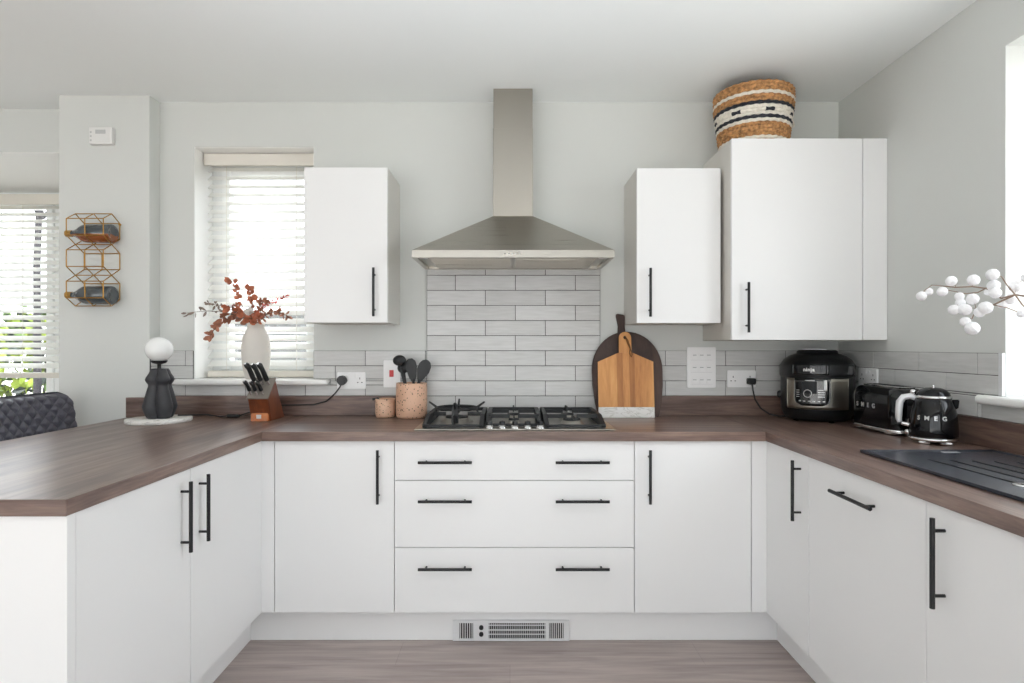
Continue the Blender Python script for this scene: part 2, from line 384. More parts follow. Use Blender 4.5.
# right run
def right_unit(d0, d1, label, hc, ax):
    t = thing('base_cabinet', label, 'cabinet', (1.37, D2Y((d0 + d1) / 2), ZB), group='white base cabinets')
    MB().box(XRF + .0195, XR - .02, D2Y(d0) + .001, D2Y(d1) - .001, ZB, ZC).build('carcass', M['carc'], t)
    d = MB().box(XRF, XRF + .018, D2Y(d0) + .0015, D2Y(d1) - .0015, ZB, ZT, .0012).build('door', M['door'], t)
    handle(d, (XRF - .031, D2Y(hc[0]), hc[1]), ax, OUTR)
right_unit(2.147, 2.501, 'narrow white base cabinet nearest the right inner corner', (2.206, .722), (0, 0, 1))
right_unit(1.542, 2.147, 'white appliance-width unit with a horizontal handle in the right run', (1.84, .784), (0, 1, 0))
right_unit(.94, 1.542, 'white base cabinet under the sink at the right edge, upright handle', (1.475, .72), (0, 0, 1))

# plinths
PY, PL, PR = YF + .055, XLF - .069, XRF + .068
tag(MB().box(PL, PR, PY, PY + .016, .001, ZB - .001, .001).build('plinth', M['door']), 'white plinth board below the drawers around the heater grille', 'plinth')
tag(MB().box(PL - .016, PL - .0005, D2Y(1.43), PY + .016, .001, ZB - .001, .001).build('plinth', M['door']), 'white plinth board along the floor under the peninsula', 'plinth')
tag(MB().box(PR + .0005, PR + .016, D2Y(.94), PY + .016, .001, ZB - .001, .001).build('plinth', M['door']), 'white plinth board along the floor under the sink side units', 'plinth')

# plinth heater
hx0, hx1, hz0, hz1 = -.243, .252, .003, .089
t = thing('plinth_heater', 'silver plinth heater grille with two black knobs at floor level', 'heater', (0, PY, .003))
y0 = PY - .012; s_ = 233.5
def hX(cx): return (440 + cx / 7.314 - 510) / s_
f = MB()
f.box(hx0, hX(145), y0, PY - .001, hz0, hz1, .001).box(hX(900), hx1, y0, PY - .001, hz0, hz1, .001).box(hX(245), hX(358), y0, PY - .001, hz0, hz1, .001).box(hX(768), hX(795), y0, PY - .001, hz0, hz1, .001)
for a, b in ((145, 245), (358, 768), (795, 900)): f.box(hX(a), hX(b), y0, PY - .001, hz0, hz0 + .008).box(hX(a), hX(b), y0, PY - .001, hz1 - .010, hz1)
f.build('frame', M['bez'], t)
MB().box(hX(145), hX(900), PY - .004, PY - .001, hz0 + .004, hz1 - .004).build('backing', M['void'], t)
g = MB()
for a, b, n in ((145, 245, 6), (795, 900, 7)):
    for k in range(n):
        x = hX(a + (b - a) * (k + .5) / n); g.box(x - .0016, x + .0016, y0 + .001, PY - .004, hz0 + .008, hz1 - .01)
for k in range(30):
    x = hX(358 + 410 * (k + .5) / 30); g.box(x - .0010, x + .0010, y0 + .003, PY - .004, hz0 + .008, hz1 - .01)
for z, h in ((.046, .0022), (.066, .0014), (.028, .0014)): g.box(hX(358), hX(768), y0, y0 + .004, hz0 + z - h, hz0 + z + h)
g.build('grille', M['bez'], t)
for z in (.058, .030): MB().cyl((hX(304), y0 - .006, hz0 + z), (hX(304), y0, hz0 + z), .0095, n=20).build('knob', M['blackpl'], t)

# ------------------------------------------------------------------ worktop, upstands, tiles
ZW0, ZW = .8597, .8985
XL0 = -1.90
wt = MB()
wt.box(XL0, -1.027, D2Y(1.388), D2Y(1.388) + .0025, ZW0, ZW, .0008, 0).box(XL0, -1.027, D2Y(1.388) + .0025, -.091, ZW0, ZW, .002, 1).box(-1.794, -1.027, -.0915, -.001, ZW0, ZW, .0, 1)
wt.box(-1.0273, 1.0573, D2Y(2.479), -.001, ZW0, ZW, .002, 0).box(1.057, XR - .001, D2Y(.86), -.001, ZW0, ZW, .002, 1)
tag(wt.build('worktop', [M['wtx'], M['wty']], origin=(0, -.3, ZW0)), 'U-shaped dark walnut-effect worktop running round the units', 'worktop')
def upstand(x0, x1, y0, y1, mat, label): tag(MB().box(x0, x1, y0, y1, ZW + .0005, .998, .0015).build('upstand', M[mat]), label, 'upstand', None)
upstand(-1.7745, -.427, -.0205, -.001, 'wtx', 'dark wood upstand on the back wall left of the hob, behind the knife block')
upstand(.463, XR - .022, -.0205, -.001, 'wtx', 'dark wood upstand on the back wall right of the hob, behind the boards')
upstand(XR - .021, XR - .001, D2Y(.86), -.001, 'wty', 'dark wood upstand on the right wall behind the kettle')
upstand(XL0, -1.775, -.111, -.091, 'wtx', 'short dark wood upstand on the pillar behind the lamp')

TP, TW = .0772, .307
def tiles(mb, u0, u1, z0, z1, phase, put):
    """put(ua, ub, za, zb, depth, mat): tiles in a running bond clipped to u0..u1, z0..z1 (row 0 starts at z .9975)"""
    r = math.floor((z0 - .9975) / TP + 1e-6)
    while .9975 + r * TP < z1 - .004:
        za, zb = max(z0, .9975 + r * TP), min(z1, .9975 + (r + 1) * TP)
        p = phase + (TW / 2 if r % 2 else 0); k = math.floor((u0 - p) / TW)
        while p + k * TW < u1:
            a, b = max(u0, p + k * TW), min(u1, p + (k + 1) * TW)
            if b - a > .006 and zb - za > .006: put(a + .0013, b - .0013, za + .0013, zb - .0013, .009, 0)
            k += 1
        r += 1
    put(u0, u1, z0, z1, .0065, 1)
bk = MB()
def putb(a, b, za, zb, d, mi): bk.box(a, b, -d, -.0006, za, zb, .0012 if mi == 0 else 0, mi, 1)
ZT3 = .9975 + 3 * TP
PHX = -.1256
tiles(bk, -1.7945, -.4256, .9985, 1.0535, PHX, putb)
tiles(bk, -1.7945, -1.714, 1.0535, 1.0845, PHX, putb); tiles(bk, -.918, -.4256, 1.0535, 1.0845, PHX, putb)
tiles(bk, -1.7945, WL, 1.0845, ZT3, PHX, putb); tiles(bk, WR, -.4256, 1.0845, ZT3, PHX, putb)
tiles(bk, -.4256, .4615, ZW + .001, 1.66, PHX, putb)
tiles(bk, .4615, XR - .0095, .9985, ZT3, PHX, putb)
def putp(a, b, za, zb, d, mi): bk.box(-1.7944, -1.795 + d, a, b, za, zb, .0012 if mi == 0 else 0, mi, 1)
tiles(bk, -.0895, -.0095, .9985, ZT3, .02, putp)
tag(bk.build('wall_tiling', [M['tile'], M['grout']], origin=(0, 0, .9)), 'pale grey brick-bond tiling on the back wall, tall panel behind the hob', 'tiles')
bk = MB()
def putr(a, b, za, zb, d, mi): bk.box(XR - d, XR - .0006, a, b, za, zb, .0012 if mi == 0 else 0, mi, 1)
YT = D2Y(2.058)
tiles(bk, YT, -.0095, 1.083, ZT3, D2Y(2.767), putr); tiles(bk, -.944, -.0095, .9985, 1.083, D2Y(2.767), putr); tiles(bk, D2Y(.9), -.944, .9985, 1.0495, D2Y(2.767), putr)
tag(bk.build('wall_tiling', [M['tile'], M['grout']], origin=(XR, -.6, .9)), 'pale grey brick-bond tiling on the right wall behind the toaster', 'tiles')
tag(MB().box(XR - .011, XR - .0006, D2Y(2.04) + .0005, YT - .0005, 1.083, ZT3, .001).build('tile_edge_trim', M['bez']), 'thin shiny edging strip ending the tiles at the right window', 'edging')

# ------------------------------------------------------------------ wall cabinets
def wall_cab(x0, x1, z0, z1, dep, hx, hz, label, fill=None):
    t = thing('wall_cabinet', label, 'cabinet', ((x0 + x1) / 2, -dep / 2, z0), group='white wall cabinets')
    xe = fill if fill else x1
    MB().box(x0, xe, -dep + .0195, -.0005, z0, z1, .0008).build('carcass', M['side'], t)
    d = MB().box(x0, x1 - .0015, -dep, -dep + .018, z0, z1, .0012).build('door', M['door'], t)
    handle(d, (hx, -dep - .031, hz), (0, 0, 1), OUTB)
    if fill: MB().box(x1 + .0015, fill, -dep, -dep + .018, z0, z1, .0012).build('filler_strip', M['door'], t)
wall_cab(-.949, -.564, 1.361, 2.076, .312, -.623, 1.5, 'white wall cabinet left of the hood beside the window')
wall_cab(.585, .972, 1.359, 2.073, .312, .641, 1.498, 'white wall cabinet just right of the hood, above the chopping boards')
wall_cab(.989, 1.573, 1.28, 2.179, .402, 1.053, 1.424, 'taller, deeper white wall cabinet in the corner with the basket on top', XR - .002)

# ------------------------------------------------------------------ extractor hood
t = thing('extractor_hood', 'brushed steel chimney extractor hood over the hob', 'hood', (.014, -.22, 1.643))
cx0, cx1, cd = -.0824, .1114, .170
MB().box(cx0, cx1, -cd, -.001, 1.882, 2.309, .0015).build('chimney', M['steelz'], t)
MB().box(cx0 + .002, cx1 - .002, -cd + .002, -.001, 2.3085, CEIL - .001, .001).build('upper_chimney', M['steelz'], t)
a0, a1, hd = -.4325, .4606, .437
zt, zb = 1.6756, 1.643
c = MB()
B = [(a0, -hd, zt), (a1, -hd, zt), (a1, -.0105, zt), (a0, -.0105, zt)]; T = [(cx0, -cd, 1.882), (cx1, -cd, 1.882), (cx1, -.0105, 1.882), (cx0, -.0105, 1.882)]
c.add(B + T, [[0, 1, 5, 4], [1, 2, 6, 5], [2, 3, 7, 6], [3, 0, 4, 7], [4, 5, 6, 7]])
b0, b1 = a0 + .012, a1 - .012
lo = [(a0, -hd, zb), (a1, -hd, zb), (a1, -.0105, zb), (a0, -.0105, zb)]
c.add(B + lo, [[4, 5, 1, 0], [5, 6, 2, 1], [6, 7, 3, 2], [7, 4, 0, 3]])
# rim and recess underneath
ri = [(a0 + .02, -hd + .02, zb), (a1 - .02, -hd + .02, zb), (a1 - .02, -.03, zb), (a0 + .02, -.03, zb)]; ru = [(p[0], p[1], zb + .012) for p in ri]
c.add(lo + ri + ru, [[0, 4, 5, 1], [1, 5, 6, 2], [2, 6, 7, 3], [3, 7, 4, 0], [4, 8, 9, 5], [5, 9, 10, 6], [6, 10, 11, 7], [7, 11, 8, 4], [8, 11, 10, 9]])
c.build('canopy', M['steel'], t)
for x0, x1 in ((a0 + .06, .012), (.016, a1 - .06)):
    f = MB().box(x0, x1, -hd + .07, -.06, zb + .004, zb + .011, .002)
    for k in range(14): f.box(x0 + .01, x1 - .01, -hd + .085 + k * .02, -hd + .09 + k * .02, zb + .002, zb + .005)
    f.build('grease_filter', M['steel'], t)
for x in (a0 + .045, a1 - .045): MB().cyl((x, -hd + .045, zb + .003), (x, -hd + .045, zb + .011), .02, n=20).build('lamp_lens', M['white'], t)
for k in range(5): MB().cyl((-.022 + k * .0155, -hd - .003, 1.659), (-.022 + k * .0155, -hd + .001, 1.659), .0045, n=14).build('button', M['chrome'], t)

# ------------------------------------------------------------------ gas hob
t = thing('gas_hob', 'five-burner steel gas hob with cast iron supports set into the worktop', 'hob', (.021, -.31, ZW))
tx0, tx1, ty0, ty1 = -.403, .445, -.557, -.075
MB().box(tx0, tx1, ty0, ty1, ZW + .0003, ZW + .006, .002).build('tray', M['steel'], t)
ZH = ZW + .006
def burner(x, y, r):
    b = MB(); b.lathe([(r * 1.25, 0), (r * 1.2, .004), (r, .010), (r * .92, .019), (0.001, .019)], (x, y, ZH), n=32)
    o = b.build('burner', M['burner'], t)
    MB().lathe([(r * .82, .0192), (r * .86, .022), (r * .8, .0265), (.001, .028)], (x, y, ZH), n=32).build('burner_cap', M['iron'], o)
burner(-.245, -.31, .062); burner(.017, -.20, .036); burner(.017, -.40, .028); burner(.275, -.20, .036); burner(.275, -.40, .046)
def support(x0, x1, y0, y1, cs, wok=False):
    b = MB(); z0, z1 = ZH + .0005, ZH + .046; w = .02
    for xa, lean in ((x0, 1), (x1 - w, -1)):
        prof = [(xa, y0, z0), (xa, y1, z0), (xa, y1, z1), (xa, y0 + .13, z1), (xa, y0 + .012, z0 + .018), (xa, y0, z0 + .016)]
        b.prism(prof, (w, 0, 0), .002)
    b.box(x0 + .004, x1 - .004, y0, y0 + .012, z0 + .002, z0 + .014, .002).box(x0 + .004, x1 - .004, y1 - .014, y1, z1 - .016, z1, .002)
    for cx, cy, g in cs:
        for px, py in ((x0 + w * .5, cy), (x1 - w * .5, cy)):
            d = (Vector((cx, cy, 0)) - Vector((px, py, 0))).normalized(); e = Vector((cx, cy, 0)) - d * g
            xa, xb = sorted((px, e.x)); b.box(xa, xb, cy - .004, cy + .004, z1 - .018, z1 - .001, .0015)
        ya = y1 - .006 if cy > (y0 + y1) / 2 or len(cs) == 1 else y0 + .004
        yb = cy + g if ya > cy else cy - g
        lo_, hi_ = sorted((ya, yb)); b.box(cx - .004, cx + .004, lo_, hi_, z1 - .016, z1 + .010 if ya > cy else z1 - .002, .0015)
        if len(cs) == 1: b.box(cx - .004, cx + .004, y0 + .006, cy - g, z0 + .003, z1, .0015)
    if wok:
        cx, cy, _ = cs[0]; pts = [(cx + .092 * math.cos(k * PI / 20), cy + .092 * math.sin(k * PI / 20), z1 + .018) for k in range(40)]
        b.tube(pts, .0065, 8, closed=True)
        for a in (0, PI / 2, PI, 3 * PI / 2):
            d = Vector((math.cos(a), math.sin(a), 0)); p = Vector((cx, cy, z1 + .014))
            b.tube([p + d * .075, p + d * .095 + Vector((0, 0, .008)), p + d * .128 + Vector((0, 0, .032))], [.006, .006, .004], 8)
            b.tube([p + d * .092 + Vector((0, 0, .002)), p + d * .098 - Vector((0, 0, .03))], .005, 8)
        b.prism([(cx - .016, cy - .1, z0 + .004), (cx + .016, cy - .1, z0 + .004), (cx + .014, cy - .1, z1 + .022), (cx + .006, cy - .1, z1 + .05), (cx - .006, cy - .1, z1 + .05), (cx - .014, cy - .1, z1 + .022)], (0, .012, 0), .002)
    return b.build('pan_support', M['iron'], t)
support(-.373, -.112, -.53, -.10, [(-.245, -.31, .05)], True)
support(-.105, .139, -.495, -.10, [(.017, -.20, .022), (.017, -.40, .018)])
support(.147, .4075, -.53, -.10, [(.275, -.20, .022), (.275, -.40, .022)])
for x in (-.087, -.033, .021, .075, .13):
    k = MB().lathe([(.019, 0), (.019, .004), (.016, .005), (.015, .012), (.001, .0125)], (x, -.522, ZH), n=24).build('knob', M['chrome'], t)
    MB().lathe([(.012, .012), (.0125, .026), (.011, .028), (.001, .0285)], (x, -.522, ZH), n=20).box(x - .003, x + .003, -.536, -.508, ZH + .012, ZH + .03, .001).build('knob_grip', M['blackpl'], k)

# ------------------------------------------------------------------ sockets and switches
def rounded(x0, x1, z0, z1, y, d, r=.006, bev=.0015):
    pts = []
    for cx, cz, a in ((x1 - r, z0 + r, -PI / 2), (x1 - r, z1 - r, 0), (x0 + r, z1 - r, PI / 2), (x0 + r, z0 + r, PI)):
        for k in range(5): pts.append((cx + r * math.cos(a + k * PI / 8), y, cz + r * math.sin(a + k * PI / 8)))
    return pts
def socket(c, label, rz=0):
    t = thing('double_socket', label, 'socket', c, rz)
    MB().prism(rounded(-.073, .073, -.043, .043, 0, 0), (0, -.008, 0), .002).build('faceplate', M['white'], t, world=False)
    for s in (-1, 1):
        MB().box(s * .014 - .006, s * .014 + .006, -.0105, -.0078, .012, .032, .001).build('rocker', M['white'], t, world=False)
        h = MB(); x = s * .043
        h.box(x - .002, x + .002, -.0083, -.0079, .006, .015).box(x - .014, x - .007, -.0083, -.0079, -.012, -.008).box(x + .007, x + .014, -.0083, -.0079, -.012, -.008)
        h.build('pin_holes', M['void'], t, world=False)
    return t
socket((-.809, -.0095, 1.077), 'white double socket with the lamp plug, left of the terracotta pots')
socket((1.181, -.0095, 1.0855), 'white double socket with a black plug, beside the pressure cooker')
socket((XR - .0095, D2Y(2.80), 1.108), 'white double socket on the right wall behind the toaster', -PI / 2)
t = thing('cooker_switch', 'tall white cooker switch plate with a red rocker behind the utensils', 'switch', (-.6026, -.0095, 1.042))
MB().prism(rounded(-.6456, -.5596, 1.042, 1.180, -.0095, 0), (0, -.008, 0), .002).build('faceplate', M['white'], t)
MB().box(-.615, -.593, -.0205, -.0174, 1.096, 1.130, .0015).build('rocker', M['red'], t)
t = thing('appliance_switch_panel', 'large white grid panel of appliance switches under the wall cabinet', 'switch', (.976, -.0095, 1.04))
MB().prism(rounded(.9026, 1.05, 1.04, 1.247, -.0095, 0), (0, -.009, 0), .002).build('faceplate', M['white'], t)
for r in range(3):
    for k in range(3):
        x = .9405 + k * .036; z = 1.075 + r * .063
        o = MB().box(x - .0135, x + .0135, -.0215, -.0184, z - .014, z + .016, .001).build('rocker', M['white'], t)
        MB().box(x - .009, x + .009, -.0222, -.0214, z + .004, z + .007).build('print', M['grey'], o)
    MB().box(.922, 1.03, -.0189, -.0184, 1.055 + r * .063, 1.0555 + r * .063).build('row_line', M['grey'], t)

# ------------------------------------------------------------------ letters
def letter_bm(ch, size, depth, bold=0.0):
    cu = bpy.data.curves.new('t', 'FONT'); cu.body = ch; cu.size = size; cu.extrude = depth / 2; cu.offset = bold; cu.align_x = 'CENTER'; cu.resolution_u = 3
    ob = bpy.data.objects.new('t', cu); COL.objects.link(ob)
    dg = bpy.context.evaluated_depsgraph_get(); me = bpy.data.meshes.new_from_object(ob.evaluated_get(dg))
    bm = bmesh.new(); bm.from_mesh(me); bpy.data.objects.remove(ob); bpy.data.curves.remove(cu); bpy.data.meshes.remove(me)
    return bm
UP = Matrix(((1, 0, 0, 0), (0, 0, -1, 0), (0, 1, 0, 0), (0, 0, 0, 1)))      # text lying in xy -> upright, facing -y
def flat_text(mb, s, size, step, x, y, z, depth=.0012, bold=0.0):
    for i, ch in enumerate(s):
        mb.bm(letter_bm(ch, size, depth, bold), mat=Matrix.Translation((x + (i - (len(s) - 1) / 2) * step, y, z)) @ UP)
def round_text(mb, s, size, astep, r, a, z, lean=0.0, depth=.0012, bold=0.0):
    """letters round a drum about local z; a = 0 faces -y, positive to the right"""
    for i, ch in enumerate(s):
        t = a + (i - (len(s) - 1) / 2) * astep
        mb.bm(letter_bm(ch, size, depth, bold), mat=Matrix.Rotation(t, 4, 'Z') @ Matrix.Translation((0, -r, z)) @ Matrix.Rotation(-lean, 4, 'X') @ UP)

# ------------------------------------------------------------------ lamp on its marble tray
LX, LY = -1.640, -.272
tag(MB().lathe([(.001, 0), (.136, 0), (.139, .003), (.139, .015), (.137, .018), (.001, .018)], (LX, LY, ZW + .0005), n=56, smooth=True).build('round_tray', M['marble']), 'round white marble tray under the table lamp', 'tray')
ZL = ZW + .019
t = thing('table_lamp', 'table lamp with white globe on a wavy charcoal base', 'lamp', (LX, LY, ZL))
def lobes(th, z, r):
    q = abs(math.cos(2 * (th + .52 + .15 * math.sin(z * 9))))
    return r * (.58 + .38 * q ** .7)
prof = [(.001, 0), (.055, 0), (.060, .004), (.070, .022), (.077, .042), (.080, .055), (.075, .075), (.066, .105), (.057, .135), (.052, .150), (.053, .158), (.062, .170), (.066, .180), (.061, .192), (.050, .208), (.044, .222), (.038, .230), (.001, .231)]
MB().lathe(prof, (LX + .004, LY, ZL), n=128, fr=lobes).build('base', M['darkcer'], t)
MB().cyl((LX, LY, ZL + .229), (LX, LY, ZL + .252), .008).lathe([(.010, .250), (.028, .256), (.034, .262), (.036, .268), (.001, .268)], (LX, LY, ZL), n=32).build('stem', M['black'], t)
MB().ball((LX, LY, 1.2375), .0595, sub=4, sc=(1, 1, .98)).build('globe_shade', M['globe'], t)
cb = MB(); zc = ZW + .004
cb.tube([(LX + .06, LY + .05, ZL + .006), (-1.50, -.11, zc + .012), (-1.44, -.10, zc), (-1.40, -.098, zc + .004)], .0035)
cb.tube([(-1.345, -.098, zc + .004), (-1.30, -.085, zc + .02), (-1.22, -.045, ZW + .055), (-1.1, -.03, ZW + .055), (-1.0, -.03, ZW + .056), (-.93, -.035, ZW + .075), (-.885, -.040, ZW + .115), (-.858, -.043, ZW + .15), (-.852, -.043, ZW + .165)], .0035)
cb.build('cable', M['blackpl'], t)
MB().box(-1.402, -1.343, -.110, -.086, ZW + .0008, ZW + .016, .004).build('inline_switch', M['blackpl'], t)
MB().prism([(-.852 + .024 * math.cos(a * PI / 8) * (1 if math.sin(a * PI / 8) > -.5 else .8), -.0185, 1.078 + .025 * math.sin(a * PI / 8)) for a in range(16)], (0, -.034, 0), .004, smooth=False).build('plug', M['blackpl'], t)

# ------------------------------------------------------------------ knife block and knives
KX0, KX1 = -1.222, -1.128
ky = [D2Y(2.835), D2Y(3.0), D2Y(2.885), D2Y(2.795)]
P0, P1, P2, P3 = (ky[0], ZW + .0005), (ky[1], ZW + .0005), (ky[2], 1.094), (ky[3], 1.008)
t = thing('knife_block', 'leaning cherry wood knife block in front of the vase', 'knife block', ((KX0 + KX1) / 2, -.16, ZW + .0005))
MB().prism([(KX0, *P0), (KX0, *P3), (KX0, *P2), (KX0, *P1)], (KX1 - KX0, 0, 0), .003).build('body', M['block'], t)
u = Vector((0, P2[0] - P3[0], P2[1] - P3[1])).normalized(); nrm = Vector((0, -u.z, u.y))
p = Vector((KX0 - .004, P3[0], P3[1])) + nrm * .0012 - u * .006
q = Vector((KX0 - .004, P2[0], P2[1])) + nrm * .0012 + u * .002
MB().prism([p, q, q + nrm * .008, p + nrm * .008], (KX1 - KX0 + .008, 0, 0), .0015).build('slot_plate', M['blockt'], t)
MB().prism([(KX0 + .004, ky[0] - .022, ZW + .0005), (KX0 + .004, ky[0] + .02, ZW + .0005), (KX0 + .004, ky[0] + .008, ZW + .05), (KX0 + .004, ky[0] - .012, ZW + .048)], (KX1 - KX0 - .012, 0, 0), .003).build('front_foot', M['blockf'], t)
MB().box(-1.19, -1.167, ky[0] - .0225, ky[0] - .019, ZW + .014, ZW + .032, .001).build('badge_or_glint', M['silver'], t)
kd = Vector((-.24, -.36, .90)).normalized()
def knife(u0, x, L, r, label):
    base = Vector((x, P3[0], P3[1])) + nrm * .0105 + u * u0
    t = thing('kitchen_knife', label, 'knife', base, group='knives in the wooden block')
    a = kd; MB().cyl(base - kd * 0, base + kd * .022, r * .75, r * .85, n=10).build('bolster', M['chrome'], t)
    pts = [base + kd * .0225, base + kd * L * .4, base + kd * L * .75, base + kd * L * .93 + Vector((-.002, -.002, 0)), base + kd * L + Vector((-.006, -.003, 0))]
    h = MB(); h.tube(pts, [r * 1.15, r * 1.3, r * 1.2, r * 1.45, r * 1.05], 10); h.build('handle', M['blackpl'], t)
    MB().cyl(pts[4] - kd * .004, pts[4] + kd * .0035, r * 1.0, r * .8, n=12).build('end_cap', M['chrome'], t)
for (u0, x, L, r, lb) in ((.078, -1.203, .112, .0095, 'back row knife at the left of the wooden block'), (.078, -1.173, .108, .0088, 'back row knife in the middle of the wooden block'), (.078, -1.143, .112, .0095, 'back row knife at the right of the wooden block'),
                          (.014, -1.205, .072, .0072, 'short front row knife at the left of the block'), (.014, -1.178, .068, .0072, 'short front row knife in the middle of the block'), (.014, -1.150, .072, .0072, 'short front row knife at the right of the block')):
    knife(u0, x, L, r, lb)

# ------------------------------------------------------------------ vase and dried sprigs
VX, VY, VZ = -1.310, .018, 1.0845
vp = [(.001, 0), (.050, 0), (.055, .004), (.066, .04), (.0735, .09), (.076, .14), (.074, .185), (.066, .22), (.054, .243), (.046, .255), (.044, .268), (.047, .282), (.045, .284), (.041, .282), (.039, .268), (.042, .25), (.055, .22), (.06, .18), (.001, .17)]
tag(MB().lathe([(a * .93, b) for a, b in vp], (VX, VY, VZ), n=56).build('vase', M['ceramic']), 'matte off-white vase of dried leaves on the window sill', 'vase')
def leaf(mb, p, d, L, W, mi=0):
    d = d.normalized(); s = d.cross(Vector((random.uniform(-1, 1), random.uniform(-1, 1), random.uniform(-.3, .3)))).normalized(); n = d.cross(s)
    pts = [p]
    for f, wd, up in ((.25, .36, .06), (.55, .5, .1), (.85, .3, .06)):
        pts += [p + d * L * f + s * W * wd + n * L * up, p + d * L * f, p + d * L * f - s * W * wd + n * L * up]
    pts.append(p + d * L)
    mb.add(pts, [[0, 2, 1], [0, 3, 2], [1, 2, 5, 4], [2, 3, 6, 5], [4, 5, 8, 7], [5, 6, 9, 8], [7, 8, 10], [8, 9, 10]], mi, True)
def sprig(way, mat, L, W, n, label, spread=.02, start=.45, name='dried_sprig', tipmat=None, D=(3.09, 3.05)):
    L *= 1.08; W *= 1.08; n = int(n * 1.7)
    pts = [Vector((VX + random.uniform(-.012, .012), VY + random.uniform(-.012, .012), VZ + .1745))]
    pts.append(Vector((VX + (0.016 if way[-1][0] > 253 else -.016), VY + random.uniform(-.015, .01), VZ + .275)))
    for i, (x, y) in enumerate(way): pts.append(at(x, y, D[0] + (D[1] - D[0]) * (i + 1) / len(way)))
    # smooth
    sm = []
    for i in range(len(pts) - 1):
        p0, p1, p2, p3 = pts[max(i - 1, 0)], pts[i], pts[i + 1], pts[min(i + 2, len(pts) - 1)]
        for k in range(5):
            u = k / 5; sm.append(.5 * ((2 * p1) + (p2 - p0) * u + (2 * p0 - 5 * p1 + 4 * p2 - p3) * u * u + (3 * p1 - p0 - 3 * p2 + p3) * u ** 3))
    sm.append(pts[-1])
    o = thing(name, label, 'dried foliage', pts[0], group='dried sprigs in the white vase')
    MB().tube(sm, [.0022 - .0012 * i / len(sm) for i in range(len(sm))], 6).build('stem', M['stem'], o)
    lf = MB(); i0 = 6
    for k in range(n):
        f = start + (1 - start) * (k + .5) / n; i = min(int(f * (len(sm) - 1)), len(sm) - 2); i = max(i, i0)
        d = (sm[i + 1] - sm[i]).normalized(); rnd = Vector((random.uniform(-1, 1), random.uniform(-.8, .5), random.uniform(-1, 1)))
        lf.add([], []); leaf(lf, sm[i] + rnd * spread * .12, d * .5 + rnd * .8, L * random.uniform(.75, 1.15), W * random.uniform(.8, 1.15))
    leaf(lf, sm[-1], sm[-1] - sm[-2], L * .8, W * .8)
    lf.build('leaves', M[mat], o)
sprig([(245, 312), (238, 296), (234, 284), (229, 280)], 'rust', .030, .022, 10, 'rust sprig rising highest from the vase, left of centre')
sprig([(253, 308), (251, 298), (248, 290)], 'rust', .034, .026, 11, 'broad-leaved rust sprig standing upright mid vase')
sprig([(238, 316), (212, 311), (187, 313)], 'greyleaf', .034, .013, 7, 'thin grey-brown sprig reaching farthest left', start=.62)
sprig([(240, 314), (222, 306), (207, 303)], 'greyleaf', .018, .012, 18, 'grey sprig of tiny leaves spreading left before the blind')
sprig([(238, 318), (222, 322), (214, 330), (211, 337)], 'brown', .032, .022, 12, 'brown sprig drooping lowest at the left of the vase')
sprig([(246, 314), (234, 308), (228, 307)], 'rust', .038, .028, 14, 'rust cluster of round leaves left of the vase mouth', start=.3)
sprig([(240, 316), (228, 315), (222, 319)], 'brown', .038, .026, 12, 'brown leafy sprig low over the vase shoulder at left', start=.35)
sprig([(262, 308), (274, 302), (287, 296)], 'redleaf', .018, .009, 22, 'fine red sprig pointing up right', start=.5)
sprig([(266, 315), (278, 312), (289, 317)], 'brown', .026, .013, 26, 'brown fern-like sprig arching right toward the cabinet', start=.35)
sprig([(257, 312), (262, 304), (264, 301)], 'brown', .034, .022, 10, 'brown sprig right of the middle, below the red one', start=.35)
sprig([(249, 318), (252, 319), (258, 318)], 'rust', .034, .030, 12, 'low orange rust leaves hanging over the vase rim', start=.4, D=(3.05, 3.02))
pf = thing('dried_flower', 'pale dried flower head among the rust leaves', 'dried flower', at(250, 322, 3.07))
fb = MB(); cpt = at(250, 312, 3.0)
for k in range(26):
    a = k * 2.4; e = .3 + .04 * k; d = Vector((math.cos(a) * math.cos(e), -.6 + .5 * math.sin(a) * math.cos(e), math.sin(a) * .7)); leaf(fb, cpt, d, .03, .011)
fb.build('petals', M['pale'], pf); MB().tube([(VX, VY - .01, VZ + .1745), (VX, VY - .025, VZ + .27), cpt], .0018, 6).build('stem', M['stem'], pf)

# ------------------------------------------------------------------ pots and utensils
def pot(x, y, r, h, mat, label, lid=False):
    pr = [(.001, 0), (r * .88, 0), (r * .97, .006), (r, .018), (r, h * .85), (r * .985, h - .004), (r * .97, h), (r * .92, h), (r * .90, h - .01), (r * .88, .02), (.001, .014)]
    return tag(MB().lathe(pr, (x, y, ZW + .0005), n=48).build('utensil_pot' if not lid else 'small_pot', M[mat]), label, 'pot')
UX, UY = -.487, -.105
pot(UX, UY, .0765, .172, 'terra', 'large speckled terracotta pot of black utensils left of the hob')
PX, PYY = -.622, -.085
sp = MB(); r, h = .049, .092
sp.lathe([(.001, 0), (r * .86, 0), (r * .97, .006), (r, .02), (r, h * .8), (r * .96, h * .82), (r * 1.0, h * .86), (r, h), (r * .93, h), (r * .91, .03), (.001, .02)], (PX, PYY, ZW + .0005), n=44)
tag(sp.build('small_pot', M['terrad']), 'small speckled terracotta pot beside the utensil pot', 'pot')
so = thing('small_spoon', 'little black spoon handle poking left out of the small pot', 'spoon', (PX, PYY, ZW + .03))
MB().tube([(PX + .02, PYY, ZW + .025), (PX - .038, PYY - .004, ZW + h + .004), (PX - .062, PYY - .006, ZW + h - .004)], [.004, .005, .007], 8).build('handle', M['util'], so)
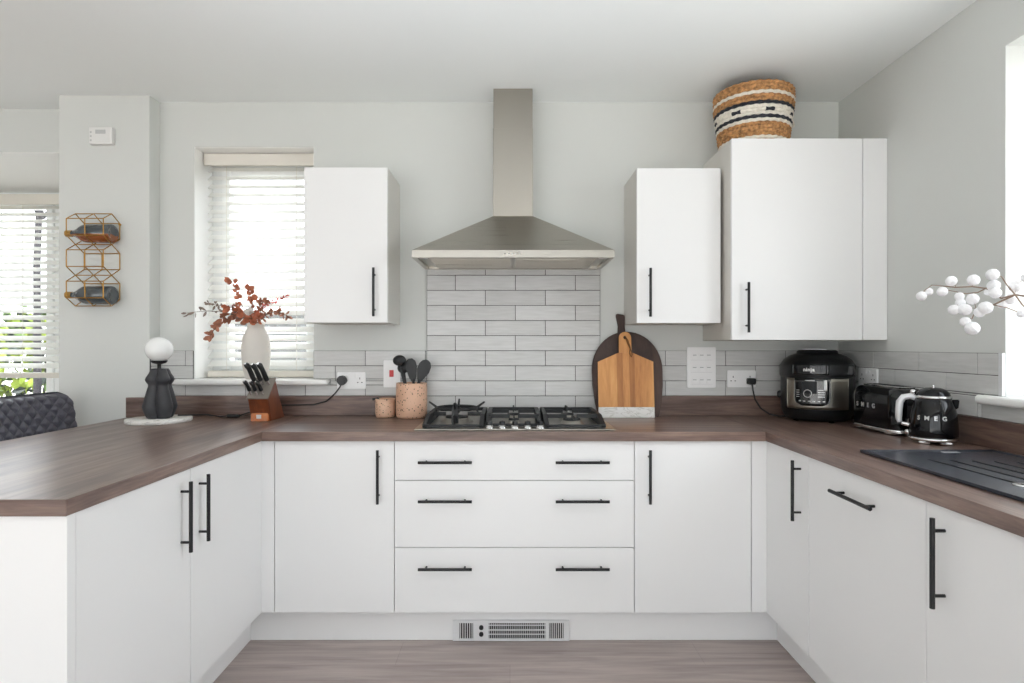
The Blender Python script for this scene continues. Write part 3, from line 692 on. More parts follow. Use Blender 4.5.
def utensil(name, base, tip, head, label):
    """head: list of (u along, half width) for a flat blade, facing the viewer, past the stick"""
    b, e = Vector(base), Vector(tip); t = thing(name, label, 'utensil', b, group='black utensils in the terracotta pot')
    MB().tube([b, b + (e - b) * .5, e], [.006, .0065, .007], 8).build('stick', M['util'], t)
    d = (e - b).normalized(); sd = d.cross(Vector((0, 1, 0))).normalized() * -1
    pts = [e + d * (a - .012) + sd * w for a, w in head] + [e + d * (a - .012) - sd * w for a, w in head[::-1]]
    MB().prism([p + Vector((0, -.003, 0)) for p in pts], (0, .006, 0), .0015).build('blade', M['util'], t)
    return t
zb_ = ZW + .018
utensil('spatula', (UX - .02, UY - .03, zb_), at(420, 379, 2.95), [(0, .008), (.015, .016), (.055, .031), (.085, .031), (.104, .020), (.112, .006)], 'wide black spatula leaning right in the terracotta pot')
st = utensil('slotted_turner', (UX + .03, UY + .01, zb_), at(413, 379, 2.985), [(0, .008), (.02, .018), (.07, .028), (.10, .025), (.115, .010)], 'black turner in the middle of the terracotta pot')
t = thing('ladle', 'black ladle leaning left out of the terracotta pot', 'utensil', (UX + .02, UY - .01, zb_), group='black utensils in the terracotta pot')
e = at(400.5, 368, 2.96); MB().tube([(UX + .02, UY - .01, zb_), at(405, 385, 2.965), e], [.006, .0065, .006], 8).build('stick', M['util'], t)
MB().ball(at(399.5, 360.5, 2.955), .033, sub=3, sc=(1, .8, .82)).build('bowl', M['util'], t)
t = thing('serving_spoon', 'black serving spoon just behind the ladle in the pot', 'utensil', (UX + .0, UY + .03, zb_), group='black utensils in the terracotta pot')
e2 = at(404, 372, 3.0); MB().tube([(UX, UY + .03, zb_), at(405.5, 384, 3.0), e2], [.006, .006, .006], 8).build('stick', M['util'], t)
MB().ball(e2 + Vector((-.004, 0, .020)), .034, sub=3, sc=(.85, .3, .8)).build('bowl', M['util'], t)

# ------------------------------------------------------------------ chopping boards
def lean(yb, yt, zt):    # matrix: upright board (x, 0, z above base) leant back
    a = math.atan2(yt - yb, zt); return Matrix.Translation((0, yb, ZW + .001)) @ Matrix.Rotation(-a, 4, 'X')
m1 = lean(-.080, -.030, .42)
cx = .592; R = .178; pts = []
for k in range(25): a = PI * k / 24; pts.append((cx + R * math.cos(a), 0, .235 + .195 * math.sin(a)))
pts += [(cx - R * .99, 0, .16), (cx - R * .93, 0, .07), (cx - R * .84, 0, .0), (cx + R * .86, 0, 0), (cx + R * .95, 0, .07), (cx + R * .995, 0, .16)]
t = thing('chopping_board', 'round-topped dark wood paddle board leaning on the tiles', 'chopping board', (cx, -.080, ZW + .001))
MB().prism(pts, (0, .018, 0), .004, mat=m1).build('board', M['darkwood'], t)
hp = [(-.022, .415), (.018, .415), (.014, .46), (.020, .508), (.010, .517), (-.026, .522), (-.030, .512), (-.020, .46)]
MB().prism([(cx - .022 + x, .0, z) for x, z in hp], (0, .018, 0), .003, mat=m1).build('handle', M['darkwood'], t)
m2 = lean(-.116, -.066, .42)
t = thing('chopping_board', 'pale acacia and white marble board leaning before the dark one', 'chopping board', (.577, -.116, ZW + .001))
c2 = .577; W2 = .138; body = [(c2 - W2, .052), (c2 + W2, .052), (c2 + W2, .277), (c2 + .036, .322)]
xs = [c2 - W2, c2 - .045, c2 - .015, c2 + .018, c2 + .045, c2 + W2]
def topz(x):
    dx = abs(x - c2); return .322 if dx <= .036 else .322 - (dx - .036) * (.045 / (W2 - .036))
b = MB()
for i in range(5):
    a, e = xs[i], xs[i + 1]; mid = [x for x in (c2 - .036, c2 + .036) if a < x < e]
    top = [(x, topz(x)) for x in [e] + mid[::-1] + [a]]
    b.prism([(a, 0, .052), (e, 0, .052)] + [(x, 0, z) for x, z in top], (0, .016, 0), 0, mi=i % 2, mat=m2)
b.build('board', [M['acacia'], M['acacia2']], t)
nk = MB(); arc = [(c2 + .0305 * math.cos(k * PI / 12), .3975 + .0305 * math.sin(k * PI / 12)) for k in range(13)]
hole = [(c2 + .009 * math.cos(k * PI / 8), .399 + .009 * math.sin(k * PI / 8)) for k in range(16)]
# neck as a ring of quads round the hanging hole
outer = [(c2 + .0305 * math.cos(k * PI / 8), max(.3975 + .0305 * math.sin(k * PI / 8), .3215) if math.sin(k * PI / 8) >= -1e-6 else None) for k in range(16)]
out = []
for k in range(16):
    a = k * PI / 8; s_, c_ = math.sin(a), math.cos(a)
    if s_ >= -1e-6: out.append((c2 + .0305 * c_, .3975 + .0305 * s_))
    else:
        f = min(.0305 / abs(c_) if abs(c_) > 1e-6 else 9, .0755 / abs(s_)); out.append((c2 + f * c_, .3975 + f * s_))
out[9:10] = [(c2 - .0305, .385)]; out[15:16] = [(c2 + .0305, .385)]
out[10] = (c2 - .0305, .3222); out[14] = (c2 + .0305, .3222); out[11] = (c2 - .018, .3222); out[13] = (c2 + .018, .3222); out[12] = (c2, .3222)
vs = []
for yy in (0, .016): vs += [m2 @ Vector((x, yy, z)) for x, z in out] + [m2 @ Vector((x, yy, z)) for x, z in hole]
fs = []
for k in range(16):
    j = (k + 1) % 16
    fs += [[k, j, 16 + j, 16 + k][::-1], [32 + k, 32 + j, 48 + j, 48 + k], [k, j, 32 + j, 32 + k], [16 + k, 48 + k, 48 + j, 16 + j]]
nk.add(vs, fs); nk.build('handle', M['acacia'], t)
MB().prism([(c2 - W2, 0, 0), (c2 + W2, 0, 0), (c2 + W2, 0, .0515), (c2 - W2, 0, .0515)], (0, .016, 0), .001, mat=m2).build('marble_foot', M['marble'], t)
cdp = [(0, .004, .41), (.001, -.004, .40), (.010, -.006, .37), (.022, -.006, .345), (.034, -.006, .312), (.028, -.007, .30), (.018, -.006, .318), (.024, -.007, .345), (.012, -.006, .385), (.003, -.004, .398)]
MB().tube([m2 @ Vector((c2 + x, y, z)) for x, y, z in cdp], .0022, 6).build('cord_loop', M['cord'], t)

# ------------------------------------------------------------------ pressure cooker
t = thing('pressure_cooker', 'round black and steel electric pressure cooker in the corner', 'cooker', (1.476, -.192, ZW + .001), -.60)
def drum(prof, **k): return MB().lathe(prof, n=64, **k)
drum([(.001, .006), (.128, .006), (.138, .010), (.150, .03), (.158, .052), (.160, .06), (.160, .205), (.162, .212), (.001, .212)]).build('body', M['blackpl'], t, world=False)
def patch(r, z0, z1, a0, a1, n=18, thick=.003, rc=0.0):
    """curved panel on the drum; angles in degrees from the front, positive to the right; rounded lower corners"""
    b = MB(); a0, a1 = math.radians(a0), math.radians(a1); nz = 10; vs = []; fs = []
    for layer in (r, r + thick):
        for j in range(nz + 1):
            z = z0 + (z1 - z0) * j / nz; ins = 0
            if rc and z < z0 + rc: ins = rc - math.sqrt(max(rc * rc - (z0 + rc - z) ** 2, 0))
            da = ins / r
            for i in range(n + 1):
                a = (a0 + da) + (a1 - a0 - 2 * da) * i / n; vs.append((layer * math.sin(a), -layer * math.cos(a), z))
    N = (n + 1) * (nz + 1)
    for j in range(nz):
        for i in range(n):
            q = j * (n + 1) + i; fs.append([N + q, N + q + 1, N + q + n + 2, N + q + n + 1])
    for j in range(nz): fs += [[j * (n + 1), N + j * (n + 1), N + (j + 1) * (n + 1), (j + 1) * (n + 1)][::-1], [j * (n + 1) + n, N + j * (n + 1) + n, N + (j + 1) * (n + 1) + n, (j + 1) * (n + 1) + n]]
    for i in range(n): fs += [[i, i + 1, N + i + 1, N + i], [nz * (n + 1) + i, nz * (n + 1) + i + 1, N + nz * (n + 1) + i + 1, N + nz * (n + 1) + i][::-1]]
    return b.add(vs, fs, 0, True)
patch(.1603, .062, .204, -44, 60, 30, .002).build('steel_band', M['steelz'], t, world=False)
pn = patch(.1625, .078, .205, -27, 27, 24, .004, .035).build('control_panel', M['screen'], t, world=False)
patch(.1668, .135, .190, -15, 7, 10, .0008).build('display', M['void'], pn, world=False)
dl = MB(); q = [(.1672, a, z) for a, z in []]
rng = []
for k in range(24):
    a = k * PI / 12; th = (-6 + math.degrees(.017 * math.cos(a) / .1675)) * PI / 180; rng.append((.1685 * math.sin(th), -.1685 * math.cos(th), .135 + .017 * math.sin(a)))
dl.tube(rng, .0016, 6, closed=True).build('dial_ring', M['silver'], pn, world=False)
mk = MB()
for a, zs in ((-21, (.118, .128, .138, .148)), (11, (.120, .130, .140, .150)), (16, (.120, .130, .140, .150))):
    for z in zs: mk.v and None; mk.add(*[(lambda b: (b.v, b.f))(patch(.1666, z, z + .0028, a - 2.4, a + 2.4, 3, .0007))][0])
for a in (-18, -11, -4, 3, 10, 17):
    b = patch(.1666, .098, .102, a - 1.6, a + 1.6, 3, .0007); mk.add(b.v, b.f)
b = patch(.1666, .1945, .1965, -10, 4, 6, .0007); mk.add(b.v, b.f)
mk.build('button_print', M['silver'], pn, world=False)
patch(.1668, .15, .198, 16.5, 21.5, 4, .0008).build('side_strip', M['silver'], pn, world=False)
ld = drum([(.163, .2125), (.164, .216), (.164, .262), (.160, .268), (.146, .290), (.122, .307), (.098, .316), (.090, .318), (.088, .330), (.080, .335), (.001, .336)]).build('lid', M['blackpl'], t, world=False)
patch(.1642, .222, .268, -30, 24, 18, .004).build('logo_band', M['blackgl'], ld, world=False)
lt = MB(); round_text(lt, 'ninja', .023, .056, .1688, math.radians(-4), .238, bold=.0006); lt.build('logo', M['white'], ld, world=False)
MB().box(-.05, .05, -.075, -.03, .3365, .340, .001).build('lid_label', M['bez'], ld, world=False)
for s in (-1, 1):
    MB().box(s * .150 - .022, s * .150 + .022, -.045, .045, .10, .135, .010, seg=3).build('side_handle', M['blackpl'], t, world=False)
MB().box(.115, .163, -.085, -.02, .215, .27, .012, seg=3).build('lid_latch', M['blackpl'], ld, world=False)
for a in (.8, 2.4, 3.9, 5.4): MB().cyl((.11 * math.cos(a), .11 * math.sin(a), 0), (.11 * math.cos(a), .11 * math.sin(a), .007), .012).build('foot', M['blackpl'], t, world=False)
# its lead and plug
pl = MB().box(1.203, 1.243, -.052, -.0185, 1.058, 1.090, .007, seg=3); pl.build('plug', M['blackpl'], t)
MB().tube([(1.224, -.045, 1.06), (1.226, -.05, 1.03), (1.236, -.05, .985), (1.262, -.055, .94), (1.30, -.07, .912), (1.335, -.10, .905), (1.36, -.14, .91)], .004).build('cable', M['blackpl'], t)

# ------------------------------------------------------------------ toaster and kettle
def rbox(L, Dp, z0, z1, rc, rt, n=8):
    """box with rounded upright corners (rc) and softened top edge (rt)"""
    ring = lambda ins: [(sx * (L / 2 - rc) + max(rc - ins, .001) * math.cos(a + k * PI / (2 * n)), sy * (Dp / 2 - rc) + max(rc - ins, .001) * math.sin(a + k * PI / (2 * n))) for sx, sy, a in ((1, -1, -PI / 2), (1, 1, 0), (-1, 1, PI / 2), (-1, -1, PI)) for k in range(n + 1)]
    lv = [(0, z0), (0, z1 - rt)] + [(rt * (1 - math.cos(k * PI / 12)), z1 - rt + rt * math.sin(k * PI / 12)) for k in range(1, 7)]
    b = MB(); vs = []; m = 4 * (n + 1)
    for ins, z in lv: vs += [(x, y, z) for x, y in ring(ins)]
    fs = [[j * m + i, j * m + (i + 1) % m, (j + 1) * m + (i + 1) % m, (j + 1) * m + i] for j in range(len(lv) - 1) for i in range(m)]
    b.add(vs, fs, 0, True); b.add(vs, [list(range(m))[::-1], [(len(lv) - 1) * m + i for i in range(m)]])
    return b
t = thing('toaster', 'glossy black toaster with silver lettering between cooker and kettle', 'toaster', (1.576, D2Y(2.50), ZW + .001), -PI / 2 + .03)
LT, DT = .305, .150
rbox(LT, DT, .022, .186, .050, .040).build('body', M['blackgl'], t, world=False)
b = rbox(LT + .006, DT + .006, .010, .022, .052, .003)
for sx in (-1, 1):
    for sy in (-1, 1): b.box(sx * .105 - .02, sx * .105 + .02, sy * .058 - .015, sy * .058 + .015, 0, .012, .004)
b.build('base', M['chrome'], t, world=False)
tp = MB().box(-.118, .118, -.034, .034, .1855, .1915, .004)
tp.build('top_plate', M['chrome'], t, world=False)
sl = MB().box(-.108, .108, -.022, -.006, .1912, .1922).box(-.108, .108, .006, .022, .1912, .1922); sl.build('slots', M['void'], t, world=False)
MB().cyl((LT / 2 - .001, 0, .13), (LT / 2 + .02, 0, .13), .006).ball((LT / 2 + .026, 0, .13), .012, sub=3).build('lever', M['chrome'], t, world=False)
MB().cyl((LT / 2 - .001, -.02, .06), (LT / 2 + .012, -.02, .06), .016, n=24).build('dial', M['chrome'], t, world=False)
MB().box(-LT / 2 - .003, -LT / 2 + .002, -.03, .03, .03, .16, .002).build('end_strip', M['chrome'], t, world=False)
lt = MB(); flat_text(lt, 'SMEG', .026, .036, -.035, -DT / 2 - .0008, .098, .0015, .0006); lt.build('lettering', M['silver'], t, world=False)

t = thing('kettle', 'glossy black kettle with silver lettering nearest the sink', 'kettle', (1.552, D2Y(2.20), ZW + .001), -.52)
kr = [(.001, .022), (.0735, .022), (.076, .03), (.0765, .05), (.074, .085), (.069, .12), (.061, .150), (.055, .165), (.001, .165)]
MB().lathe(kr, n=56).build('body', M['blackgl'], t, world=False)
b = MB().lathe([(.001, .010), (.072, .010), (.077, .014), (.077, .0215), (.001, .0215)], n=56)
for a in (-2.2, -.9, .8, 2.3): b.box(.054 * math.cos(a) - .018, .054 * math.cos(a) + .018, .054 * math.sin(a) - .018, .054 * math.sin(a) + .018, 0, .011, .005)
b.build('base', M['chrome'], t, world=False)
MB().lathe([(.056, .1635), (.0575, .1655), (.057, .171), (.054, .173)], n=48).build('rim', M['chrome'], t, world=False)
l = MB().lathe([(.053, .1725), (.050, .183), (.040, .194), (.024, .201), (.001, .203)], n=48).build('lid', M['blackgl'], t, world=False)
MB().cyl((0, 0, .201), (0, 0, .206), .004).ball((0, 0, .208), .005, sub=2).build('lid_knob', M['chrome'], l, world=False)
hp = [(-.050, 0, .160), (-.070, 0, .168), (-.092, 0, .163), (-.103, 0, .145), (-.106, 0, .115), (-.107, 0, .085), (-.103, 0, .070)]
MB().tube(hp, [.009, .011, .012, .0125, .012, .011, .008], 12).build('handle', M['bez'], t, world=False)
MB().cyl((-.070, 0, .060), (-.098, 0, .066), .008, .006).ball((-.08, -.010, .036), .010, sub=2).build('handle_foot', M['chrome'], t, world=False)
MB().ball((-.062, 0, .184), .010, sub=3).build('lid_button', M['chrome'], t, world=False)
MB().prism([(.046, -.018, .160), (.078, -.005, .161), (.078, .005, .161), (.046, .018, .160)], (-.004, 0, -.034), .003).build('spout', M['blackgl'], t, world=False)
lt = MB(); round_text(lt, 'SMEG', .021, .37, .0733, math.radians(-10), .088, lean=.14, depth=.0015, bold=.0006); lt.build('lettering', M['silver'], t, world=False)

# ------------------------------------------------------------------ sink drainer
t = thing('sink_drainer', 'black composite sink drainer with grooves set into the right worktop', 'sink', (1.4, D2Y(1.5), ZW))
sx0, sx1, sy0, sy1 = 1.166, 1.612, D2Y(.98), D2Y(2.0)
zt_ = ZW + .0075
bd = MB().box(sx0, sx1, sy0, sy1, ZW + .0003, zt_, .0025)
rim = .008
for a, b_, c_, d_ in ((sx0, sx0 + .014, sy0, sy1), (sx1 - .014, sx1, sy0, sy1), (sx0 + .014, sx1 - .014, sy1 - .014, sy1)): bd.box(a, b_, c_, d_, zt_ - .002, zt_ + .003, .0015)
bd.build('board', M['sink'], t)
gv = MB()
for k in range(5):
    x = 1.285 + k * .058; gv.box(x - .0028, x + .0028, D2Y(1.30), D2Y(1.84 - .012 * k), zt_ - .0005, zt_ + .0028, .001)
gv.build('drain_ridges', M['screen'], t)
MB().box(1.415, 1.468, D2Y(1.955), D2Y(1.972), zt_, zt_ + .001).build('badge_or_glint', M['silver'], t)  # thin pale plate standing in for a window reflection on the drainer
MB().lathe([(.022, 0), (.022, .003), (.016, .0035), (.001, .002)], (1.283, D2Y(1.50), zt_), n=28).build('strainer', M['chrome'], t)

# ------------------------------------------------------------------ pompom branch and its vase on the right sill
vx, vy = XR + .075, D2Y(1.50)
tag(MB().lathe([(.001, 0), (.045, 0), (.06, .05), (.062, .11), (.045, .15), (.034, .165), (.036, .18), (.031, .18), (.029, .165), (.04, .14), (.001, .12)], (vx, vy, 1.0825), n=40).build('vase', M['ceramic']), 'pale vase on the right window sill holding the pompom branch', 'vase')
t = thing('pompom_branch', 'twig branch of fluffy white pompoms reaching in from the right', 'decorative branch', (vx, vy, 1.21))
def PM(x, y, D): return at(890 + x / 6.83, 250 + y / 6.83, D)
tw = MB()
root = [Vector((vx, vy, 1.2045)), Vector((vx - .01, vy + .03, 1.27)), PM(1010, 330, 1.60)]
tw.tube(root + [PM(855, 305, 1.63), PM(705, 375, 1.66), PM(590, 400, 1.68), PM(560, 470, 1.69)], [.003, .003, .003, .0026, .0022, .0018, .0012], 7)
tw.tube([PM(855, 305, 1.63), PM(760, 330, 1.65), PM(655, 262, 1.68), PM(600, 290, 1.70), PM(520, 298, 1.72), PM(400, 275, 1.73)], [.0024, .0022, .002, .0018, .0014, .001], 7)
tw.tube([PM(655, 262, 1.68), PM(560, 250, 1.71), PM(450, 255, 1.73), PM(330, 243, 1.75), PM(285, 240, 1.755), PM(230, 280, 1.76)], [.002, .0019, .0017, .0014, .0012, .001], 7)
tw.tube([PM(855, 305, 1.63), PM(900, 370, 1.62), PM(950, 420, 1.6)], [.002, .0018, .0014], 7)
tw.tube([PM(855, 305, 1.63), PM(800, 240, 1.63), PM(760, 180, 1.64), PM(700, 172, 1.65)], [.002, .0018, .0014, .001], 7)
tw.tube([PM(705, 375, 1.66), PM(800, 395, 1.65), PM(895, 432, 1.64)], [.0016, .0014, .001], 7)
pomps = [(215, 315, 37, 1.76), (265, 285, 30, 1.765), (357, 285, 38, 1.73), (418, 213, 40, 1.735), (570, 205, 43, 1.71), (700, 168, 46, 1.65), (708, 245, 46, 1.66), (720, 295, 42, 1.64), (668, 288, 26, 1.68), (474, 318, 34, 1.72), (565, 335, 44, 1.69),
         (480, 362, 36, 1.72), (435, 408, 40, 1.71), (513, 408, 46, 1.69), (652, 395, 50, 1.655), (612, 425, 40, 1.67), (513, 490, 38, 1.70), (562, 535, 52, 1.68), (858, 250, 46, 1.64), (820, 335, 42, 1.65), (768, 372, 34, 1.66), (895, 437, 30, 1.63), (935, 190, 38, 1.62)]
for x, y, r, D in pomps: 
    p = PM(x, y, D); near = min((v for v in tw.v), key=lambda v: (v - p).length)
    tw.tube([near, near.lerp(p, .5) + Vector((0, 0, .003)), p], .0008, 5)
tw.build('twigs', M['twig'], t)
for x, y, r, D in pomps: MB().ball(PM(x, y, D), r / 6.83 * D / 600 * .84, sub=4, noise=.05).build('pompom', M['pom'], t)

# ------------------------------------------------------------------ woven basket
BX, BY, BZ = 1.163, -.207, 2.1798
nC = 18; ch = .0150; b = MB()
seq = 'TTTWTTKWDWKWTTTTWT'
for i in range(nC):
    z = BZ + ch * (nC - 1 - i) + .0085; f = (nC - 1 - i) / (nC - 1); R = .148 + .026 * min(1, f * 1.3); n, m = 180, 8
    vs = []; fs = []; mi = []
    for k in range(n):
        th = 2 * PI * k / n
        for q in range(m):
            ph = 2 * PI * q / m; rr = .0088 * (1 + .20 * math.sin(30 * th + (1 if i % 2 else -1) * ph + i))
            vs.append((BX + (R + rr * math.cos(ph)) * math.cos(th), BY + (R + rr * math.cos(ph)) * math.sin(th), z + rr * 1.02 * math.sin(ph)))
    for k in range(n):
        s = seq[i]
        if s == 'D':
            a = (math.degrees(2 * PI * k / n) + 90 - 5) % 50; s = 'K' if a < 15 else 'W'
        for q in range(m):
            j = (k + 1) % n; b.f.append([len(b.v) + x for x in (k * m + q, j * m + q, j * m + (q + 1) % m, k * m + (q + 1) % m)]); b.m.append('TWK'.index(s)); b.sm.append(True)
    b.v += [Vector(v) for v in vs]
b.lathe([(.001, .002), (.146, .002), (.146, .008), (.001, .008)], (BX, BY, BZ), n=48)
t = thing('woven_basket', 'striped tan, white and black woven basket on the tall cabinet', 'basket', (BX, BY, BZ))
b.build('body', [M['tan'], M['rope'], M['ink']], t)
for s, a in ((1, .12), (-1, PI - .1)):
    ca, sa = math.cos(a), math.sin(a); hp = []
    for k in range(9):
        v = PI * k / 8; d = .050 * math.cos(v); o = .176 + .026 * math.sin(v); hp.append((BX + o * ca - d * sa * .6, BY + o * sa + d * ca * .6, BZ + .15 - .02 * math.sin(v) + .0))
    MB().tube(hp, .005, 8).build('handle', M['rope'] if s > 0 else M['tan'], t) if s > 0 else None

# ------------------------------------------------------------------ pillar: heating control, wine rack, bottles
t = thing('wall_thermostat', 'small white control box high on the pillar', 'thermostat', (-2.02, -.09, 2.25))
MB().box(-2.079, -1.964, -.118, -.0905, 2.250, 2.334, .004).build('casing', M['carc'], t)
MB().box(-2.045, -1.995, -.1195, -.1175, 2.300, 2.320, .001).build('display', M['label'], t)
MB().box(-1.980, -1.969, -.1195, -.1175, 2.262, 2.322, .001).build('edge_strip', M['carc'], t)
for k in range(3): MB().box(-2.071, -2.063, -.1195, -.1175, 2.264 + k * .02, 2.272 + k * .02, .001).build('button', M['label'], t)

YN, YWL = D2Y(2.862), -.0945
rx = (-2.1165, -2.028, -1.940); ZR = 1.897; CH = .1497
t = thing('wine_rack', 'brass wire rack of three hexagon cells on the pillar', 'wine rack', (-2.03, -.09, ZR - 3 * CH))
rk = MB(); ym = (YN + YWL) / 2
for c_ in range(3):
    zt2 = ZR - c_ * CH; hexa = [(ym, zt2), (YN, zt2 - .035), (YN, zt2 - CH + .035), (ym, zt2 - CH), (YWL, zt2 - CH + .035), (YWL, zt2 - .035)]
    for x in rx:
        for k in range(6): rk.cyl((x, *hexa[k]), (x, *hexa[(k + 1) % 6]), .0024, n=8)
    for k in range(6):
        if k == 3 and c_ < 2: continue
        rk.cyl((rx[0], *hexa[k]), (rx[2], *hexa[k]), .0024, n=8)
rk.build('wire_frame', M['gold'], t)
MB().cyl((rx[2], YWL - .002, ZR - .04), (rx[2], -.0902, ZR - .04), .006, n=12).cyl((rx[0], YWL - .002, ZR - 2.5 * CH), (rx[0], -.0902, ZR - 2.5 * CH), .006, n=12).build('fixing', M['gold'], t)
MX = Matrix.Rotation(-PI / 2, 4, 'Y')
def bottle(c_, label, liquid):
    z = ZR - (c_ + 1) * CH + .053; r = .0445; L = .20
    t = thing('wine_bottle', label, 'bottle', (-2.03, ym, z - r))
    prof = [(.001, .012), (.03, .004), (r - .003, 0), (r, .004), (r, .125), (r * .97, .138), (r * .8, .155), (r * .52, .175), (.0165, .188), (.0145, .198), (.0145, .222)]
    tmp = MB().lathe(prof, n=36); b = MB(); off = Vector((-1.932, ym, z))
    vs = [off + MX @ v for v in tmp.v]; ms = []
    for f in tmp.f:
        cz = sum(vs[i].z for i in f) / len(f); ms.append(1 if liquid and cz < z - .004 else 0)
    b.v = vs; b.f = tmp.f; b.m = ms; b.sm = tmp.sm; b.build('glass', [M['glassd'], M['amber']], t)
    MB().cyl(off + MX @ Vector((0, 0, .200)), off + MX @ Vector((0, 0, .228)), .0165, n=18).build('foil_cap', M['foil'], t)
bottle(0, 'bottle with amber wine lying in the top cell of the wine rack', True)
bottle(2, 'dark grey bottle lying in the bottom cell of the wine rack', False)

# ------------------------------------------------------------------ quilted bar stool
SX, SY = -2.168, -.385
t = thing('bar_stool', 'grey quilted leather bar stool tucked in at the peninsula', 'stool', (-1.93, SY, 0.0))
HW, z0, z1, rc = .235, .60, 1.03, .07
def bw(z): return HW if z < z1 - rc else HW - rc + math.sqrt(max(rc * rc - (z - (z1 - rc)) ** 2, 0))
ny, nz = 96, 84; vs = []; fs = []
def quilt(y, z):
    u, v = y / .062, z / .058; a = abs(math.sin(PI * (u + v) / 1)); c_ = abs(math.sin(PI * (u - v) / 1)); return .017 * (min(a, c_)) ** .42
for side in (1, -1):
    for j in range(nz + 1):
        z = z0 + (z1 - z0) * (1 - (1 - j / nz) ** 1.0)
        for i in range(ny + 1):
            y = -bw(z) + 2 * bw(z) * i / ny; ed = min(1, (bw(z) - abs(y)) / .02, (z1 - z) / .02 if z1 > z else 0)
            ed = max(ed, 0); x = SX - .14 * (z - .9) + .03 * (y / HW) ** 2 * 1.0
            vs.append((x + side * (.014 + .012 * math.sqrt(ed)) + (quilt(y, z) * min(1, ed) if side > 0 else 0), SY + y, z))
N = (ny + 1) * (nz + 1)
for j in range(nz):
    for i in range(ny):
        q = j * (ny + 1) + i; fs.append([q, q + 1, q + ny + 2, q + ny + 1]); fs.append([N + q, N + q + ny + 1, N + q + ny + 2, N + q + 1])
def edge(i0, i1): fs.append([i0, N + i0, N + i1, i1])
for j in range(nz): edge(j * (ny + 1), (j + 1) * (ny + 1)); edge((j + 1) * (ny + 1) + ny, j * (ny + 1) + ny)
for i in range(ny): edge(nz * (ny + 1) + i, nz * (ny + 1) + i + 1); edge(i + 1, i)
MB().add(vs, fs, 0, True).build('backrest', M['leather'], t)
pp = []
for k in range(31):
    u = -1 + 2 * k / 30
    if abs(u) > .72: z = z0 + (z1 - rc - z0) * (1 - abs(u)) / .28; y = math.copysign(HW, u)
    else:
        a = u / .72; 
        if abs(a) > .6: w_ = (abs(a) - .6) / .4 * PI / 2; y = math.copysign(HW - rc + rc * math.sin(w_), u); z = z1 - rc + rc * math.cos(w_)
        else: y = a / .6 * (HW - rc); z = z1
    pp.append((SX - .14 * (z - .9) + .03 * (y / HW) ** 2 + .003, SY + y * 1.004, z + .002))
MB().tube(pp, .004, 8).build('piping', M['seam'], t)
MB().box(-2.085, -1.70, SY - .21, SY + .21, .575, .655, .028, seg=4, smooth=True).build('seat', M['leather'], t)
for sx, sy in ((-2.06, -1), (-2.06, 1), (-1.73, -1), (-1.73, 1)): MB().cyl((sx, SY + sy * .175, .58), (sx + (-.02 if sx < -1.9 else .02), SY + sy * .2, .0), .011, .009, n=12).build('leg', M['black'], t)
fr = MB()
zq = .22
cn = [(-2.073, SY - .19, zq), (-1.718, SY - .19, zq), (-1.718, SY + .19, zq), (-2.073, SY + .19, zq)]
for k in range(4): fr.cyl(cn[k], cn[(k + 1) % 4], .008, n=10)
fr.build('foot_rest', M['black'], t)

# ------------------------------------------------------------------ outside the windows
struct(MB().box(-25, 25, -30, YB - .25, -.2, -.06).box(-25, 25, 1.1, 30, -.2, -.06).box(XR + .3, 25, YB - .25, 1.1, -.2, -.06).box(-25, -5.5, YB - .25, 1.1, -.2, -.06).build('ground_outside', M['lawn']))
def shrub(x, y, r, h, n, mats, label, trunk=False):
    t = thing('garden_shrub', label, 'shrub', (x, y, -.06), group='garden shrubs beyond the bay window')
    b = MB()
    for k in range(n):
        a = random.uniform(0, 2 * PI); e = math.asin(random.uniform(-1, 1)); q = random.uniform(.55, 1.0) ** .6
        p = Vector((x + r * q * math.cos(a) * math.cos(e), y + r * q * math.sin(a) * math.cos(e), h / 2 + h / 2 * q * math.sin(e)))
        leaf(b, p, Vector((random.uniform(-1, 1), random.uniform(-1, 1), random.uniform(-1, .6))), random.uniform(.07, .14), random.uniform(.05, .09), random.randrange(len(mats)))
    b.build('leaves', [M[k] for k in mats], t)
    st = MB()
    for k in range(4): st.cyl((x + .05 * k - .08, y, -.06), (x + random.uniform(-.5, .5) * r, y + random.uniform(-.5, .5) * r, h * .7), .02, .008, n=8)
    st.build('stems', M['bark'], t)
shrub(-5.2, 3.6, .62, 1.7, 1500, ['leaf2', 'leaf1', 'leaf2', 'leaf3'], 'yellow-green shrub beyond the bay window, behind the trunk')
shrub(-6.45, 3.3, .6, 1.6, 1300, ['leaf1', 'leaf3'], 'darker green shrub beyond the bay window at the far left')
shrub(-4.0, 4.3, .52, 1.45, 1000, ['leaf1', 'leaf2', 'leaf3'], 'green shrub beyond the bay window nearest the pillar')
t = thing('tree_trunk', 'slim grey tree trunk seen below the bay blind', 'tree', (-4.20, 2.3, -.06))
MB().tube([(-4.26, 2.3, -.06), (-4.25, 2.32, .9), (-4.24, 2.3, 2.0), (-4.22, 2.33, 3.0)], [.036, .031, .029, .022], 14).build('trunk', M['bark'], t)
br = MB()
for a in (0.4, 2.3, 4.2): br.tube([(-4.2, 2.31, 2.4), (-4.2 + .4 * math.cos(a), 2.31 + .4 * math.sin(a), 2.9), (-4.2 + .7 * math.cos(a), 2.31 + .7 * math.sin(a), 3.5)], [.018, .013, .007], 8)
br.build('branches', M['bark'], t)
t = thing('garden_fence', 'weathered grey board fence beyond the kitchen window', 'fence', (-2.2, 6.0, -.06))
b = MB()
for k in range(12): b.box(-4.6 + .01, 0.4, 6.0, 6.02, -.05 + k * .15, .09 + k * .15, .004)
b.build('boards', M['fence'], t)
